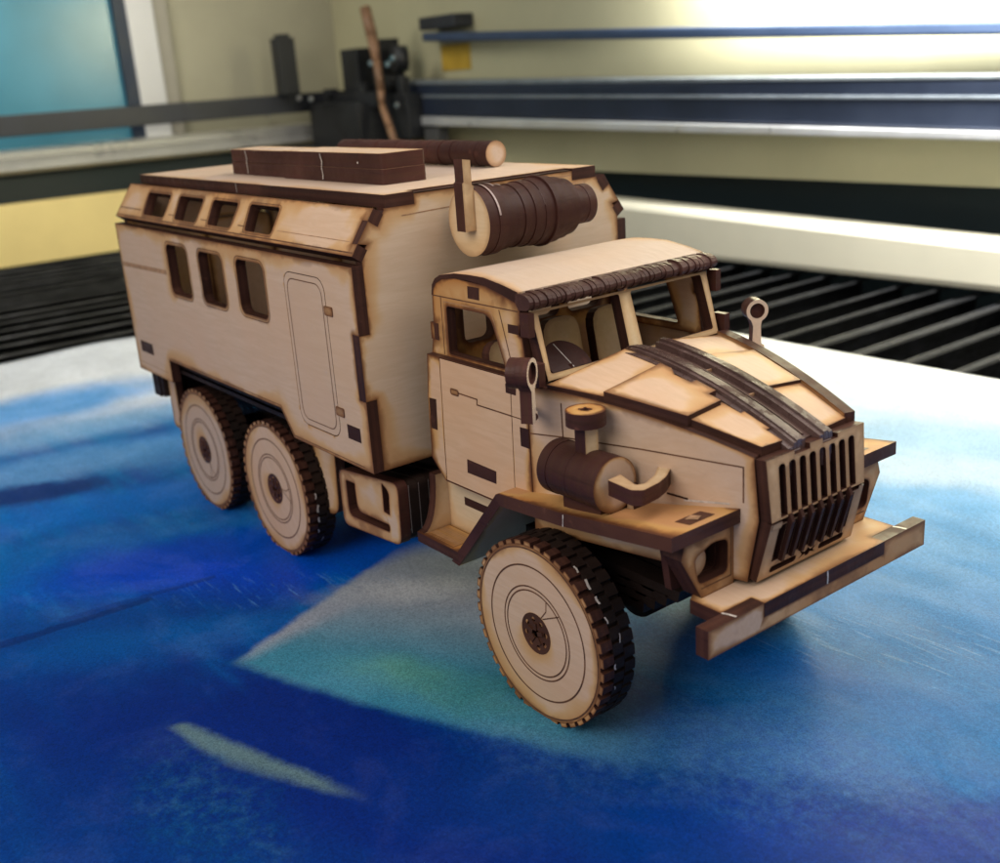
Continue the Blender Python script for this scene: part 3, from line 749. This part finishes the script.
# --- wheels: one of each part, then copies
WR = 2.456
def toothed(r, ph, n=40, dep=.075, duty=.68):
    out = []
    for i in range(n):
        a = 2*PI*(i+ph)/n; st_ = 2*PI/n
        for f, rr in ((0, r), (duty*.5, r+.004), (duty, r), (duty+.05, r-dep), (.95, r-dep)):
            out.append((rr*math.cos(a+st_*f), rr*math.sin(a+st_*f)))
    return out
def make_wheel(y_out, sg, spin):
    fr = Fr((0, 0, 0), X, Z) if sg < 0 else Fr((0, 0, 0), -X, Z)
    fo = lambda h_: Fr(fr.p(0, 0, h_), fr.U, fr.V)
    b = MB().plate(fr, toothed(WR, spin, dep=.115, duty=.6), [circ(0, 0, .38, 24)], th=T)
    for q, w_ in ((.925, .045), (.735, .045), (.51, .04), (.465, .04)):
        b.line(fr, circ(0, 0, WR*q, 96), w_, closed=True)
    for a0, a1, r0, r1 in ((1.05, .95, 1.13, .88), (.95, 1.05, .88, .56), (.62, .74, 1.22, .86), (.74, .95, .86, .58)):
        b.line(fr, [(r0*math.cos(a0+spin), r0*math.sin(a0+spin)), (r1*math.cos(a1+spin), r1*math.sin(a1+spin))], .03)
    w = b.build('wheel', truck, matset(W_FACE, CHAR))
    b = MB()
    for i in range(2):
        b.plate(fo(-T*(i+1)-.004), toothed(WR-.01*(i == 0), spin+.5*(i+1), dep=.08, duty=.72), [circ(0, 0, .3, 20)], th=T-.008, mats=(1, 1, 1))
    tr = b.build('tread_disc', w, matset(W_FACE, CHAR_DARK))
    b = MB()
    for a, l_, off, wd in ((.98, .16, -.30, .05), (.78, .22, -.33, .07), (.62, .16, -.35, .06), (.42, .14, -.36, .04), (.2, .18, -.6, .03), (-.05, .12, -.36, .05), (-.3, .1, -.4, .04)):
        vs = []; fs = []
        for j in range(6):
            aa = a+l_*j/5*.5
            jit = .02*math.sin(j*7+a*9)
            for e in (-wd/2+jit, wd/2+jit):
                p = fr.p(WR*1.0*math.cos(aa), WR*1.0*math.sin(aa), off+e); vs.append(p+(p-fr.p(0, 0, off+e)).normalized()*.012)
            if j: fs.append((2*j-2, 2*j-1, 2*j+1, 2*j))
        b.add(vs, fs, 3)
    b.build('glue_bead', w)
    hub = circ(0, 0, .55, 40)
    b = MB().plate(fo(.012), hub, [circ(0, 0, .15, 8)] + [circ(.38*math.cos(k_*PI/4+.2), .38*math.sin(k_*PI/4+.2), .075, 8) for k_ in range(8)], th=.05, mats=(1, 1, 1))
    for k_ in range(5):
        a = k_*2*PI/5+.3
        b.plate(fo(.05), [(.12*math.cos(a-.5), .12*math.sin(a-.5)), (.30*math.cos(a-.18), .30*math.sin(a-.18)), (.30*math.cos(a+.18), .30*math.sin(a+.18)), (.12*math.cos(a+.5), .12*math.sin(a+.5))], th=.05, mats=(1, 1, 1))
    b.build('hub', w, [W_FACE, char('hub_char%d' % sg, (.05, .02, .012), (.085, .034, .02), .5), ENGRAVE, GLUE, ENGRAVE_SOFT, CHAR])
    return w
protos = {sg: make_wheel(0, sg, .1) for sg in (-1, 1)}
first = {-1: True, 1: True}
for sg in (-1, 1):
    for i, wx in enumerate((5.83, -8.51, -14.58)):
        if i == 0: w = protos[sg]
        else:
            w = protos[sg].copy(); COL.objects.link(w); w.parent = truck
            for ch in protos[sg].children:
                c_ = ch.copy(); COL.objects.link(c_); c_.parent = w
        w.location = (wx*S, sg*4.33*S, WR*S); w.rotation_euler = (0, (0, .9, 2.1)[i], 0)

# ================================================================== PAINTED SHEET
def sheet_material():
    m, nt, b = new_mat('painted_sheet'); k = NT(nt)
    tc = k.n('ShaderNodeTexCoord').outputs['Object']
    nz = k.noise(tc, 9, 5, .65); nf = k.noise(tc, 45, 8, .75)
    a1 = k.n('ShaderNodeVectorMath', operation='MULTIPLY_ADD'); k.link(nz.outputs['Color'], a1.inputs[0])
    a1.inputs[1].default_value = (.045, .045, 0); k.link(tc, a1.inputs[2])
    a2 = k.n('ShaderNodeVectorMath', operation='MULTIPLY_ADD'); k.link(nf.outputs['Color'], a2.inputs[0])
    a2.inputs[1].default_value = (.010, .010, 0); k.link(a1.outputs[0], a2.inputs[2])
    a3 = k.n('ShaderNodeVectorMath', operation='SUBTRACT'); k.link(a2.outputs[0], a3.inputs[0]); a3.inputs[1].default_value = (.0275, .0275, 0)
    soft = a3.outputs[0]
    b1 = k.n('ShaderNodeVectorMath', operation='MULTIPLY_ADD'); k.link(nf.outputs['Color'], b1.inputs[0])
    b1.inputs[1].default_value = (.006, .006, 0); k.link(tc, b1.inputs[2])
    b2 = k.n('ShaderNodeVectorMath', operation='SUBTRACT'); k.link(b1.outputs[0], b2.inputs[0]); b2.inputs[1].default_value = (.003, .003, 0)
    crisp = b2.outputs[0]
    # brush drag, long in one direction
    st = k.noise(k.mapping(tc, (18, 90, 1), (0, 0, .35)), 1.0, 5, .6).outputs[0]
    speck = k.noise(tc, 620, 2, .5).outputs[0]
    def blob(c, px, py, rx, ry, rot, lo, hi, col, amt=1.0, vec=None, brush=.35):
        """soft brushed patch: centre by sight line on the sheet, radii in cm"""
        p = at(px, py, 'z', 0)*S; ca, sa = math.cos(rot), math.sin(rot)
        v = k.n('ShaderNodeVectorMath', operation='SUBTRACT'); k.link(vec or soft, v.inputs[0]); v.inputs[1].default_value = (p.x, p.y, 0)
        sp = k.n('ShaderNodeSeparateXYZ'); k.link(v.outputs[0], sp.inputs[0])
        u_ = k.math('MULTIPLY_ADD', sp.outputs[0], ca/(rx*S), k.math('MULTIPLY', sp.outputs[1], sa/(rx*S)))
        w_ = k.math('MULTIPLY_ADD', sp.outputs[0], -sa/(ry*S), k.math('MULTIPLY', sp.outputs[1], ca/(ry*S)))
        r_ = k.math('SQRT', k.math('MULTIPLY_ADD', u_, u_, k.math('MULTIPLY', w_, w_)))
        r_ = k.math('ADD', r_, k.math('MULTIPLY', k.math('SUBTRACT', st, .5), brush))
        return k.mix(k.math('MULTIPLY', k.ramp(r_, lo, hi, 1, 0), amt), c, col)
    def poly(c, pts, soft_cm, col, amt=1.0, vec=None, softs=None):
        """patch bounded by straight brush edges (convex, listed around)"""
        P = [at(*q, 'z', 0)*S for q in pts]; cen = sum(P, Vector((0, 0, 0)))/len(P)
        sp = k.n('ShaderNodeSeparateXYZ'); k.link(vec or crisp, sp.inputs[0]); msk = None
        for i in range(len(P)):
            a, q = P[i], P[(i+1) % len(P)]; d_ = (q-a).normalized(); n_ = Vector((-d_.y, d_.x, 0))
            if n_.dot(cen-a) < 0: n_ = -n_
            dist = k.math('ADD', k.math('MULTIPLY_ADD', sp.outputs[0], n_.x, k.math('MULTIPLY', sp.outputs[1], n_.y)), -n_.dot(a))
            s_ = (softs[i] if softs else soft_cm)*S
            e = k.ramp(dist, -s_, s_)
            msk = e if msk is None else k.math('MULTIPLY', msk, e)
        return k.mix(k.math('MULTIPLY', msk, amt), c, col)
    base = (.020, .11, .34)
    c = k.mix(k.ramp(st, .35, .68), (.003, .062, .32), (.016, .16, .46))
    WHITE = (.78, .82, .90)
    # white towards the far edges
    c = blob(c, 60, 345, 26, 15, 1.45, .75, 1.25, WHITE, 1, brush=.5)
    c = blob(c, 150, 360, 20, 12, 1.4, .7, 1.3, WHITE, .95)
    c = blob(c, 960, 385, 26, 10, .05, .7, 1.5, (.86, .89, .93), 1, brush=.3)
    c = blob(c, 830, 370, 22, 8, .0, .7, 1.4, (.86, .89, .93), 1, brush=.3)
    c = blob(c, 960, 470, 24, 9, .3, .3, 1.25, (.26, .50, .80), .85)
    c = blob(c, 890, 520, 12, 5, .3, .3, 1.2, (.13, .37, .70), .8)
    c = blob(c, 905, 470, 10, 2.2, .6, .2, 1.2, (.62, .75, .9), .6)
    c = blob(c, 970, 580, 14, 5, .3, .2, 1.3, (.085, .26, .52), .85)
    c = blob(c, 850, 640, 12, 5, .4, .2, 1.3, (.04, .18, .42), .8)
    c = blob(c, 940, 700, 11, 5, .4, .2, 1.3, (.018, .13, .33), .85)
    # left side washes
    c = blob(c, 40, 410, 9, 4, 1.5, .3, 1.2, (.07, .32, .78), .9)
    c = blob(c, 110, 425, 10, 3, 1.4, .2, 1.2, (.20, .42, .74), .75)
    c = blob(c, 140, 450, 9, 2, 1.3, .2, 1.2, (.02, .21, .64), .8)
    c = blob(c, 60, 470, 9, 3, 1.35, .2, 1.2, (.13, .30, .60), .7)
    c = blob(c, 20, 500, 4.5, 1.6, 1.2, .5, 1.1, (.002, .022, .16), .95)
    c = blob(c, 150, 500, 9, 2.2, 1.25, .3, 1.2, (.008, .14, .56), .8)
    c = blob(c, 60, 560, 11, 3, 1.25, .3, 1.2, (.01, .13, .44), .75)
    c = blob(c, 190, 560, 6, 3, 1.1, .3, 1.2, (.0008, .046, .46), .95)
    c = blob(c, 250, 580, 5, 3, 1.0, .3, 1.1, (.0006, .055, .58), .95)
    c = blob(c, 320, 545, 6, 2.5, .8, .3, 1.2, (.001, .065, .46), .9)
    c = blob(c, 90, 640, 9, 3.6, 1.1, .3, 1.2, (.002, .042, .22), .9)
    c = blob(c, 20, 700, 8, 3.4, 1.0, .3, 1.2, (.002, .038, .21), .85)
    c = blob(c, 190, 640, 7, 1.4, 1.05, .3, 1.2, (.006, .10, .36), .6)
    # deep pigment across the foreground
    c = blob(c, 300, 760, 12, 5, .55, .45, 1.25, (.0008, .017, .155), 1)
    c = blob(c, 130, 850, 9, 4, .6, .3, 1.25, (.001, .024, .16), .9)
    c = blob(c, 550, 800, 13, 3.6, .55, .5, 1.25, (.0007, .015, .145), 1)
    c = blob(c, 760, 840, 9, 2.2, .6, .4, 1.25, (.0015, .03, .18), .95)
    c = blob(c, 950, 850, 7, 1.6, .7, .4, 1.25, (.004, .03, .22), .9)
    c = blob(c, 640, 740, 6, 2.4, .6, .3, 1.3, (.0015, .038, .22), .8)
    c = blob(c, 780, 690, 5, 2.2, .5, .3, 1.3, (.02, .11, .33), .7)
    # pale blue around the bumper
    c = blob(c, 650, 590, 5, 2.6, .4, .3, 1.2, (.19, .34, .52), .8)
    c = blob(c, 720, 650, 4, 1.8, .3, .2, 1.3, (.015, .10, .38), .8)
    c = blob(c, 700, 745, 8, 1.6, .6, .2, 1.2, (.03, .12, .34), .6)
    # the grey and teal wedge, sharp on its left and lower sides
    wedge = [(233, 668), (375, 567), (430, 545), (545, 560), (600, 740), (470, 733), (400, 712)]
    softs = [.2, .8, 1.5, 2, 1.5, .5, .4]
    c = poly(c, wedge, .3, (.27, .30, .36), .96, softs=softs)
    c = poly(c, [(228, 670), (330, 622), (520, 640), (640, 765), (470, 741), (400, 719), (290, 693)], .8, (.04, .20, .30), .95, softs=[.5, 2.4, 1.5, 1, .3, .25, .2])
    c = blob(c, 425, 690, 2.8, .9, .4, .1, 1.4, (.10, .29, .25), .85, brush=.9)
    c = blob(c, 500, 705, 2.4, 1.1, .4, .2, 1.4, (.04, .185, .22), .7, brush=.9)
    c = blob(c, 420, 595, 3.5, 1.4, .9, .2, 1.2, (.40, .41, .46), .75, brush=.7)
    # thin dark drag marks and dry scratches on the left
    c = poly(c, [(-20, 652), (150, 600), (155, 603), (-20, 660)], .06, (.003, .02, .13), .75)
    c = poly(c, [(60, 622), (215, 578), (217, 581), (60, 627)], .06, (.004, .03, .2), .6)
    scr = k.ramp(k.noise(k.mapping(tc, (60, 700, 1), (0, 0, .55)), 1.0, 3, .6).outputs[0], .55, .68)
    c0 = c; c1 = blob(c, 280, 590, 5, 1.6, .9, .2, 1.2, (.10, .26, .52), .9); c = k.mix(k.math('MULTIPLY', scr, .6), c0, c1)
    c0 = c; c1 = blob(c, 860, 640, 7, 2.2, .5, .2, 1.2, (.38, .55, .72), .9); c = k.mix(k.math('MULTIPLY', scr, .25), c0, c1)
    # two greenish strokes, dragged thin
    c = poly(c, [(172, 731), (186, 727), (345, 792), (348, 800), (300, 790), (205, 758)], .2, (.10, .17, .18), .85, softs=[.15, .2, .7, .2, .35, .2])
    drag = k.math('MULTIPLY', k.ramp(k.noise(tc, 300, 7, .75).outputs[0], .35, .7), .55)
    c0 = c
    c1 = blob(c, 205, 810, 3.6, 1.5, -.1, .1, 1.4, (.03, .13, .22), .75, brush=.8)
    c = k.mix(drag, c0, c1)
    c0 = c
    c1 = blob(c, 760, 760, 9, 3, .5, .2, 1.3, (.05, .17, .34), .8, brush=.8)
    c = k.mix(drag, c0, c1)
    # uneven pigment: cloudy and grainy
    cl = k.noise(tc, 28, 9, .72, .5).outputs[0]
    gr2 = k.noise(tc, 1000, 2, .6).outputs[0]; gr3 = k.noise(tc, 2800, 1, .5).outputs[0]
    hsv = k.n('ShaderNodeHueSaturation'); k.put(hsv.inputs['Color'], c)
    k.put(hsv.inputs['Value'], k.math('ADD', k.ramp(cl, .3, .72, .88, 1.10), k.math('ADD', k.ramp(gr2, .3, .7, -.12, .12), k.ramp(gr3, .3, .7, -.20, .20))))
    k.put(hsv.inputs['Saturation'], k.ramp(cl, .35, .7, 1.04, .97))
    c = hsv.outputs[0]
    # dry flecks and a faint scratch
    c = k.mix(k.ramp(k.noise(tc, 260, 3, .6).outputs[0], .62, .75, 0, .12), c, (.008, .05, .20))
    k.put(b.inputs['Base Color'], c)
    k.put(b.inputs['Roughness'], k.ramp(st, .3, .7, .42, .56))
    b.inputs['Specular IOR Level'].default_value = .09
    hgt = k.math('ADD', k.noise(tc, 420, 3, .6).outputs[0], k.math('MULTIPLY', st, .6))
    k.bump(hgt, .16, .0005, b)
    return m
# outline in plan, a slightly warped thin sheet
nx, ny = 90, 70
def edge_lo(y): return -48.7 + .9*math.sin((y+8)*.11) - (0 if y > -6 else (y+6)*-.03)
vs = []; fs = []
for j in range(ny+1):
    for i in range(nx+1):
        y_ = -34 + 64*j/ny; xl = edge_lo(y_); x_ = xl + (36-xl)*i/nx
        y_ += .25*math.sin(x_*.12)*(j/ny)**3
        d_ = max(0, -30-x_)/19
        z_ = .32*d_*d_*math.exp(-((y_-2.0)/4.5)**2)
        vs.append((x_, y_, z_))
for j in range(ny):
    for i in range(nx):
        a = j*(nx+1)+i; fs.append((a, a+1, a+nx+2, a+nx+1))
sb = MB().add(vs, fs, 0, True)
sheet = sb.build('painted_sheet', None, [sheet_material(), plain('sheet_edge', (.75, .75, .76), .6)])
sm_ = sheet.modifiers.new('thick', 'SOLIDIFY'); sm_.thickness = .0012; sm_.offset = -1; sm_.material_offset_rim = 1
tag(sheet, 'thin board brushed in blue and teal paint, white at its far edges, under the plywood truck', 'painted sheet')

# ================================================================== THE CUTTING MACHINE BEHIND
BED = plain('bed_black', (.012, .013, .015), .7, var=.4, scale=15)
def slat_mat():
    m, nt, b = new_mat('slat_metal'); k = NT(nt)
    tc = k.n('ShaderNodeTexCoord').outputs['Object']
    oi = k.n('ShaderNodeObjectInfo').outputs['Random']
    sh = k.n('ShaderNodeCombineXYZ'); k.put(sh.inputs[0], oi); k.put(sh.inputs[1], k.math('MULTIPLY', oi, 7.3))
    va = k.n('ShaderNodeVectorMath', operation='ADD'); k.link(tc, va.inputs[0]); k.link(sh.outputs[0], va.inputs[1])
    n = k.noise(k.mapping(va.outputs[0], (60, 22, 60)), 1.0, 7, .75).outputs[0]
    k.put(b.inputs['Base Color'], k.mix(k.ramp(n, .42, .72), (.0025, .003, .004), (.034, .036, .040)))
    k.put(b.inputs['Roughness'], k.ramp(n, .35, .7, .70, .30)); b.inputs['Metallic'].default_value = 0; b.inputs['Specular IOR Level'].default_value = .5
    return m
SLAT = slat_mat()
fl = MB().box((-97, -60, -6.0), (60, 60, -5.0), (0, 0, 0)).build('bed_floor', None, [BED]); tag(fl, kind='structure')
sl0 = None
i = 0
xx = -95.5
while xx < 36:
    if sl0 is None:
        b = MB().plate(Fr((0, 0, 0), (.8, 0, .35), Y), [(-.75, -45), (.75, -45), (.75, 51), (-.75, 51)], th=.16, mats=(0, 0, 0))
        b.plate(Fr((-.62, 0, -.2), (0, 0, -1), Y), [(0, -45), (2.0, -45), (2.0, 51), (0, 51)], th=.14, mats=(0, 0, 0))
        o = sl0 = b.build('bed_slat', None, [SLAT])
    else:
        o = sl0.copy(); COL.objects.link(o)
    o.location = ((xx+random.uniform(-.16, .16))*S, 0, (-.58+random.uniform(-.06, .06))*S); o.rotation_euler = (0, random.uniform(-.07, .07), random.uniform(-.002, .002))
    tag(o, 'long dark metal slat of the cutter bed, running under the painted sheet', 'slat', 'metal slats of the cutter bed')
    xx += 2.95; i += 1

CREAM = plain('cream_paint', (.44, .415, .265), .5, var=.06, scale=8)
CREAM_W = plain('white_cream_paint', (.75, .72, .57), .5, var=.05, scale=8)
OLIVE = plain('olive_wall_paint', (.36, .34, .245), .45, var=.08, scale=6)
ALU = plain('aluminium', (.72, .73, .74), .35, .6, var=.06, scale=30)
NAVY = plain('anodised_rail', (.022, .031, .056), .42, .3, var=.12, scale=25)
BLUE_RAIL = plain('blue_rail_paint', (.042, .066, .125), .45, .1, var=.1, scale=25)
BLACK = plain('black_plastic', (.013, .014, .016), .5, var=.3, scale=20)
DKRAIL = plain('black_rail_paint', (.025, .027, .034), .45, .2, var=.2, scale=20)
SHADE_TEAL = plain('recess_shade_teal', (.012, .026, .032), .6, var=.15, scale=10)  # wall colour darkened to stand for the shade inside the recesses
YEL = plain('yellow_board_paint', (.80, .64, .27), .55, var=.08, scale=7)
WHITE_P = plain('white_paint', (.58, .58, .58), .4, var=.05, scale=10)
GREY_P = plain('grey_paint', (.30, .28, .23), .5, var=.08, scale=10)
def bg(name, mat, label, cat, *boxes, bevel=0.0, kind=None):
    b = MB()
    for a, c in boxes: b.box(a, c, (0, 0, 0))
    return tag(b.build(name, None, [mat], bevel=bevel), label, cat, kind=kind)
# --- left wall (x = -100) and what is fixed along it
bg('wall', OLIVE, 'olive cream inner wall of the machine left of its corner', 'wall', ((-102, 28, 8.8), (-101, 56.5, 60)), kind='structure')
bg('lower_wall', SHADE_TEAL, 'dark recessed band between the yellow board and the silver ledge', 'wall', ((-101, -60, -5), (-99.5, 54, 9.2)), kind='structure')
bg('yellow_board', YEL, 'yellow board standing on edge along the far left side of the bed', 'board', ((-98.5, -60, -.2), (-96, 53, 6.0)), bevel=.3)
def ledge():
    b = MB(); pr = [(-99.5, 9.0), (-97.2, 9.0), (-96.3, 9.4), (-96.2, 10.5), (-96.7, 10.6), (-96.7, 11.2), (-97.2, 11.4), (-99.5, 11.4)]
    b.plate(rear(0), [(0, 0), (1, 0), (0, 1)], th=.001, mats=(0, 0, 0)) if 0 else None
    vs = [(a, -60, c) for a, c in pr]+[(a, 53, c) for a, c in pr]; n = len(pr)
    b.add(vs, [(i, (i+1) % n, n+(i+1) % n, n+i) for i in range(n)]+[tuple(range(n)), tuple(range(n, 2*n))], 0)
    return b.build('silver_ledge', None, [plain('ledge_metal', (.62, .61, .57), .32, .35, var=.06, scale=20)])
tag(ledge(), 'silver metal ledge running along the left wall under the black rail', 'ledge')
bg('black_rail', DKRAIL, 'black guide rail crossing in front of the teal window', 'rail', ((-95.6, -60, 12.8), (-94, 52, 14.9)), bevel=.25)
# window: pane in a black frame
def teal():
    m, nt, b = new_mat('teal_acrylic'); k = NT(nt)
    tc = k.n('ShaderNodeTexCoord').outputs['Object']
    n = k.noise(tc, 5, 3).outputs[0]
    k.put(b.inputs['Base Color'], k.mix(k.ramp(n, .35, .65), (.035, .165, .235), (.055, .23, .33)))
    b.inputs['Roughness'].default_value = .22
    return m
wn = bpy.data.objects.new('side_window', None); COL.objects.link(wn); wn.location = (-1.0, 0, .1)
tag(wn, 'teal tinted window with a black edge in the left wall', 'window')
o = MB().box((-101, -60, 9), (-100.4, 25.2, 60), (0, 0, 0)).build('pane', wn, [teal()])
o.matrix_parent_inverse = Matrix.Translation(wn.location).inverted()
o = MB().box((-101, 25.2, 9), (-99.6, 26.6, 60), (0, 0, 0)).build('frame', wn, [plain('navy_frame', (.008, .018, .04), .5)])
o.matrix_parent_inverse = Matrix.Translation(wn.location).inverted()
bg('pillar', WHITE_P, 'white painted upright beside the teal window', 'pillar', ((-101, 26.6, 9), (-99.4, 29.6, 60)), bevel=.1)
bg('cover_strip', GREY_P, 'grey upright strip between the white pillar and the olive wall', 'strip', ((-101.2, 29.6, 9), (-99.9, 31.4, 60)), bevel=.1)
# --- right wall (y = 52) and its rails
bg('back_wall', CREAM, 'cream painted rear wall of the machine behind the rails', 'wall', ((-101, 53, 6.1), (60, 54, 60)), kind='structure')
bg('recess_wall', SHADE_TEAL, 'dark recess under the cream rear wall', 'wall', ((-101, 57, -5), (60, 58, 8)), kind='structure')
def beam(name, mat, label, cat, L, R, Yf, depth, x0=-94, x1=45, bevel=.2):
    """a bar lying along the rear wall; its top and bottom front edges pass through two sighted points each"""
    (ul, tl, bl), (ur, tr, br) = L, R
    def ext(pa, pb, x): t = (x-pa.x)/(pb.x-pa.x); return pa.z+(pb.z-pa.z)*t
    a, c = at(ul, tl, 'y', Yf), at(ur, tr, 'y', Yf); e, f_ = at(ul, bl, 'y', Yf), at(ur, br, 'y', Yf)
    z = [(ext(e, f_, x), ext(a, c, x)) for x in (x0, x1)]
    vs = []
    for x, (zb, zt) in zip((x0, x1), z): vs += [(x, Yf, zb), (x, Yf, zt), (x, Yf+depth, zt), (x, Yf+depth, zb)]
    o = MB().add(vs, [(0, 1, 2, 3), (4, 5, 6, 7), (0, 1, 5, 4), (1, 2, 6, 5), (2, 3, 7, 6), (3, 0, 4, 7)], 0).build(name, None, [mat], bevel=bevel)
    return tag(o, label, cat)
beam('bed_beam', CREAM_W, 'thick off-white beam lying on the bed edge in front of the dark recess', 'beam', (640, 205, 253), (1000, 244, 294), 48, 3.4, -92, 45, .5)
gr_ = beam('guide_rail', NAVY, 'wide dark blue guide rail with a pale groove line on the cream wall', 'rail', (480, 84, 117), (1000, 79, 131), 49, 3.95, -88)
def strip(name, mat, L, R, Yf, depth, parent, x0=-88, x1=45):
    o = beam(name, mat, None, None, L, R, Yf, depth, x0, x1, .05); o.parent = parent; return o
strip('groove_line', plain('groove_grey', (.20, .23, .26), .4, .3), (480, 95, 98), (1000, 95.5, 99.5), 48.9, .2, gr_)
strip('top_edge', plain('rail_edge_grey', (.22, .25, .27), .4, .3), (480, 80, 84), (1000, 75, 79), 48.95, 3.9, gr_)
beam('bright_strip', ALU, 'polished aluminium strip just under the wide blue guide rail', 'strip', (480, 118, 127), (1000, 132, 141), 48.6, 4.3, -86)
beam('thin_rail', BLUE_RAIL, 'thin blue rail across the top of the cream wall', 'rail', (430, 32.5, 41.5), (1000, 20, 35), 50.5, 1.6, -78)
# --- gantry corner
b = MB().box((-93.5, 40.3, 14.9), (-91.6, 42.4, 21.0), (0, 0, 0)); o = b.build('stepper_motor', None, [BLACK], bevel=.3)
tag(o, 'black box-shaped motor standing on the black rail', 'motor')
MB().box((-93.2, 40.7, 21.0), (-91.9, 42.0, 21.4), (0, 0, 0)).build('cap', o, [BLACK])
g = bpy.data.objects.new('gantry_carriage', None); COL.objects.link(g); g.location = (-.86, .47, .1)
tag(g, 'black gantry carriage in the machine corner behind the truck roof', 'carriage')
inv = Matrix.Translation(g.location).inverted()
def gp(name, boxes, mat=BLACK, bevel=.2):
    b = MB()
    for a, c in boxes: b.box(a, c, (0, 0, 0))
    o = b.build(name, g, [mat], bevel=bevel); o.matrix_parent_inverse = inv; return o
gp('body', [((-93, 44, 8), (-82, 51, 13.6)), ((-92, 45.5, 13), (-80.5, 50, 14.6)), ((-81, 47, 9.5), (-76.5, 50.5, 14.2)), ((-95, 40.5, 6.2), (-84, 50, 9))])
gp('motor_block', [((-88.8, 46.5, 13.5), (-85.2, 49.5, 19.3))])
gp('bracket_plate', [((-83.0, 47, 13.5), (-81.0, 49.5, 20.0)), ((-82.8, 46.8, 12), (-80.2, 49, 14))])
gp('bolt', [((-78.2, 46.9, 13.8), (-77.2, 48, 16.0))])
gp('belt_clip', [((-84.6, 45.6, 14.4), (-83.2, 46.6, 15.6))])
gp('belt_clip', [((-90.6, 44.8, 14.4), (-89.3, 46.0, 15.2))])
gp('limit_switch', [((-80.4, 46.5, 15.0), (-79.4, 48.0, 16.2))])
gp('limit_switch', [((-86.5, 45.6, 9.0), (-84.8, 46.4, 11.2))], DKRAIL)
gp('drive_belt', [((-80.0, 48.2, 9.2), (-79.3, 48.9, 17.0))])
gp('end_plate', [((-76, 48.5, 6.8), (-73.5, 50, 10.5))], plain('dark_grey_plate', (.07, .07, .07), .5))
b = MB().cyl((-78.9, 47.2, 17.8), (-78.4, 48.6, 17.8), 1.35, 0, 36).cyl((-78.9, 47.0, 17.8), (-78.8, 47.3, 17.8), .5, 0, 20)
o = b.build('pulley', g, [BLACK]); o.matrix_parent_inverse = inv
chrome = plain('screw_metal', (.6, .6, .58), .25, .9)
for p in ((372, 63), (389, 64), (379, 103), (398, 105), (300, 98), (312, 99), (268, 115), (394, 58)):
    q = at(*p, 'y', 46.3 if p[0] > 350 else 42.0)
    o = MB().cyl(q, q+Vector((.05, -.25, 0)), .28, 0, 12).build('screw_head', g, [chrome]); o.matrix_parent_inverse = inv
# wooden offcut leaning in the corner
pts = [at(365, 8, 'y', 46.2), at(372, 36, 'y', 46), at(377, 62, 'y', 45.8), at(381, 90, 'y', 45.6), at(382, 105, 'y', 45.5), at(390, 128, 'y', 45.2), at(396, 146, 'y', 45)]
b = MB()
for i in range(len(pts)-1): b.cyl(pts[i], pts[i+1], (.6, .62, .45, .42, .34, .4)[i], 0, 12, r2=(.62, .45, .42, .34, .4, .38)[i])
o = b.build('wooden_stick', None, [plain('stick_wood', (.26, .14, .075), .6, var=.35, scale=40)])
tag(o, 'thin bent brown stick leaning upright in front of the black carriage', 'stick')
lab = [at(*p, 'y', 52.9) for p in ((441, 45), (469, 43), (469, 69), (441, 71))]
zz = (lab[0].z+lab[1].z)/2; z0 = (lab[2].z+lab[3].z)/2
o = MB().box((lab[0].x, 52.85, z0), (lab[1].x, 52.99, zz), (0, 0, 0)).build('warning_sticker', None, [plain('orange_sticker', (.50, .32, .04), .5, var=.12, scale=60)])
tag(o, 'small amber sticker on the cream wall below the thin blue rail', 'sticker')
o = MB().box((lab[0].x-.3, 50.4, zz+1.6), (lab[1].x+1.0, 52.9, zz+2.9), (0, 0, 0)).build('rail_clamp', None, [DKRAIL], bevel=.2)
tag(o, 'small dark clamp on the thin blue rail above the amber sticker', 'clamp')

# ================================================================== LIGHT
w = bpy.data.worlds.new('World'); SC.world = w; w.use_nodes = True
bgn = w.node_tree.nodes['Background']; bgn.inputs[0].default_value = (1.0, .965, .93, 1); bgn.inputs[1].default_value = .33
def area(name, loc, target, size, power, col, sy=None):
    L_ = bpy.data.lights.new(name, 'AREA'); L_.energy = power; L_.color = col; L_.size = size*S
    if sy: L_.shape = 'RECTANGLE'; L_.size_y = sy*S
    o = bpy.data.objects.new(name, L_); COL.objects.link(o)
    o.location = Vector(loc)*S; o.rotation_euler = (Vector(target)-Vector(loc)).to_track_quat('-Z', 'Y').to_euler()
    return o
area('left_lamp', (-74, 6, 40), (-97, 8, 4), 36, 1.5, (1, .96, .84), 6)
area('wall_lamp', (-15, 45.5, 30), (-13, 54, 25), 50, 12, (1, .985, .94), 4)
area('room_lamp', (17, 14, 42), (-2, 0, 6), 44, 1.7, (1, .95, .90), 40)
area('side_lamp', (8, -42, 36), (-4, 0, 7), 34, 1.6, (1, .93, .85), 28)

# ------------------------------------------------------------------ camera object
cd = bpy.data.cameras.new('camera'); co = bpy.data.objects.new('camera', cd); COL.objects.link(co)
co.matrix_world = Matrix.Translation(CAM_C*S) @ Matrix((RIGHT, UP, BACK)).transposed().to_4x4()
cd.sensor_fit = 'HORIZONTAL'; cd.sensor_width = 36; cd.lens = 36*F/1000
cd.clip_start = .01; cd.clip_end = 50
cd.dof.use_dof = True; cd.dof.aperture_fstop = 19
cd.dof.focus_distance = .28
SC.camera = co
SC.view_settings.view_transform = 'Standard'; SC.view_settings.look = 'None'
SC.view_settings.exposure = 0; SC.view_settings.gamma = 1
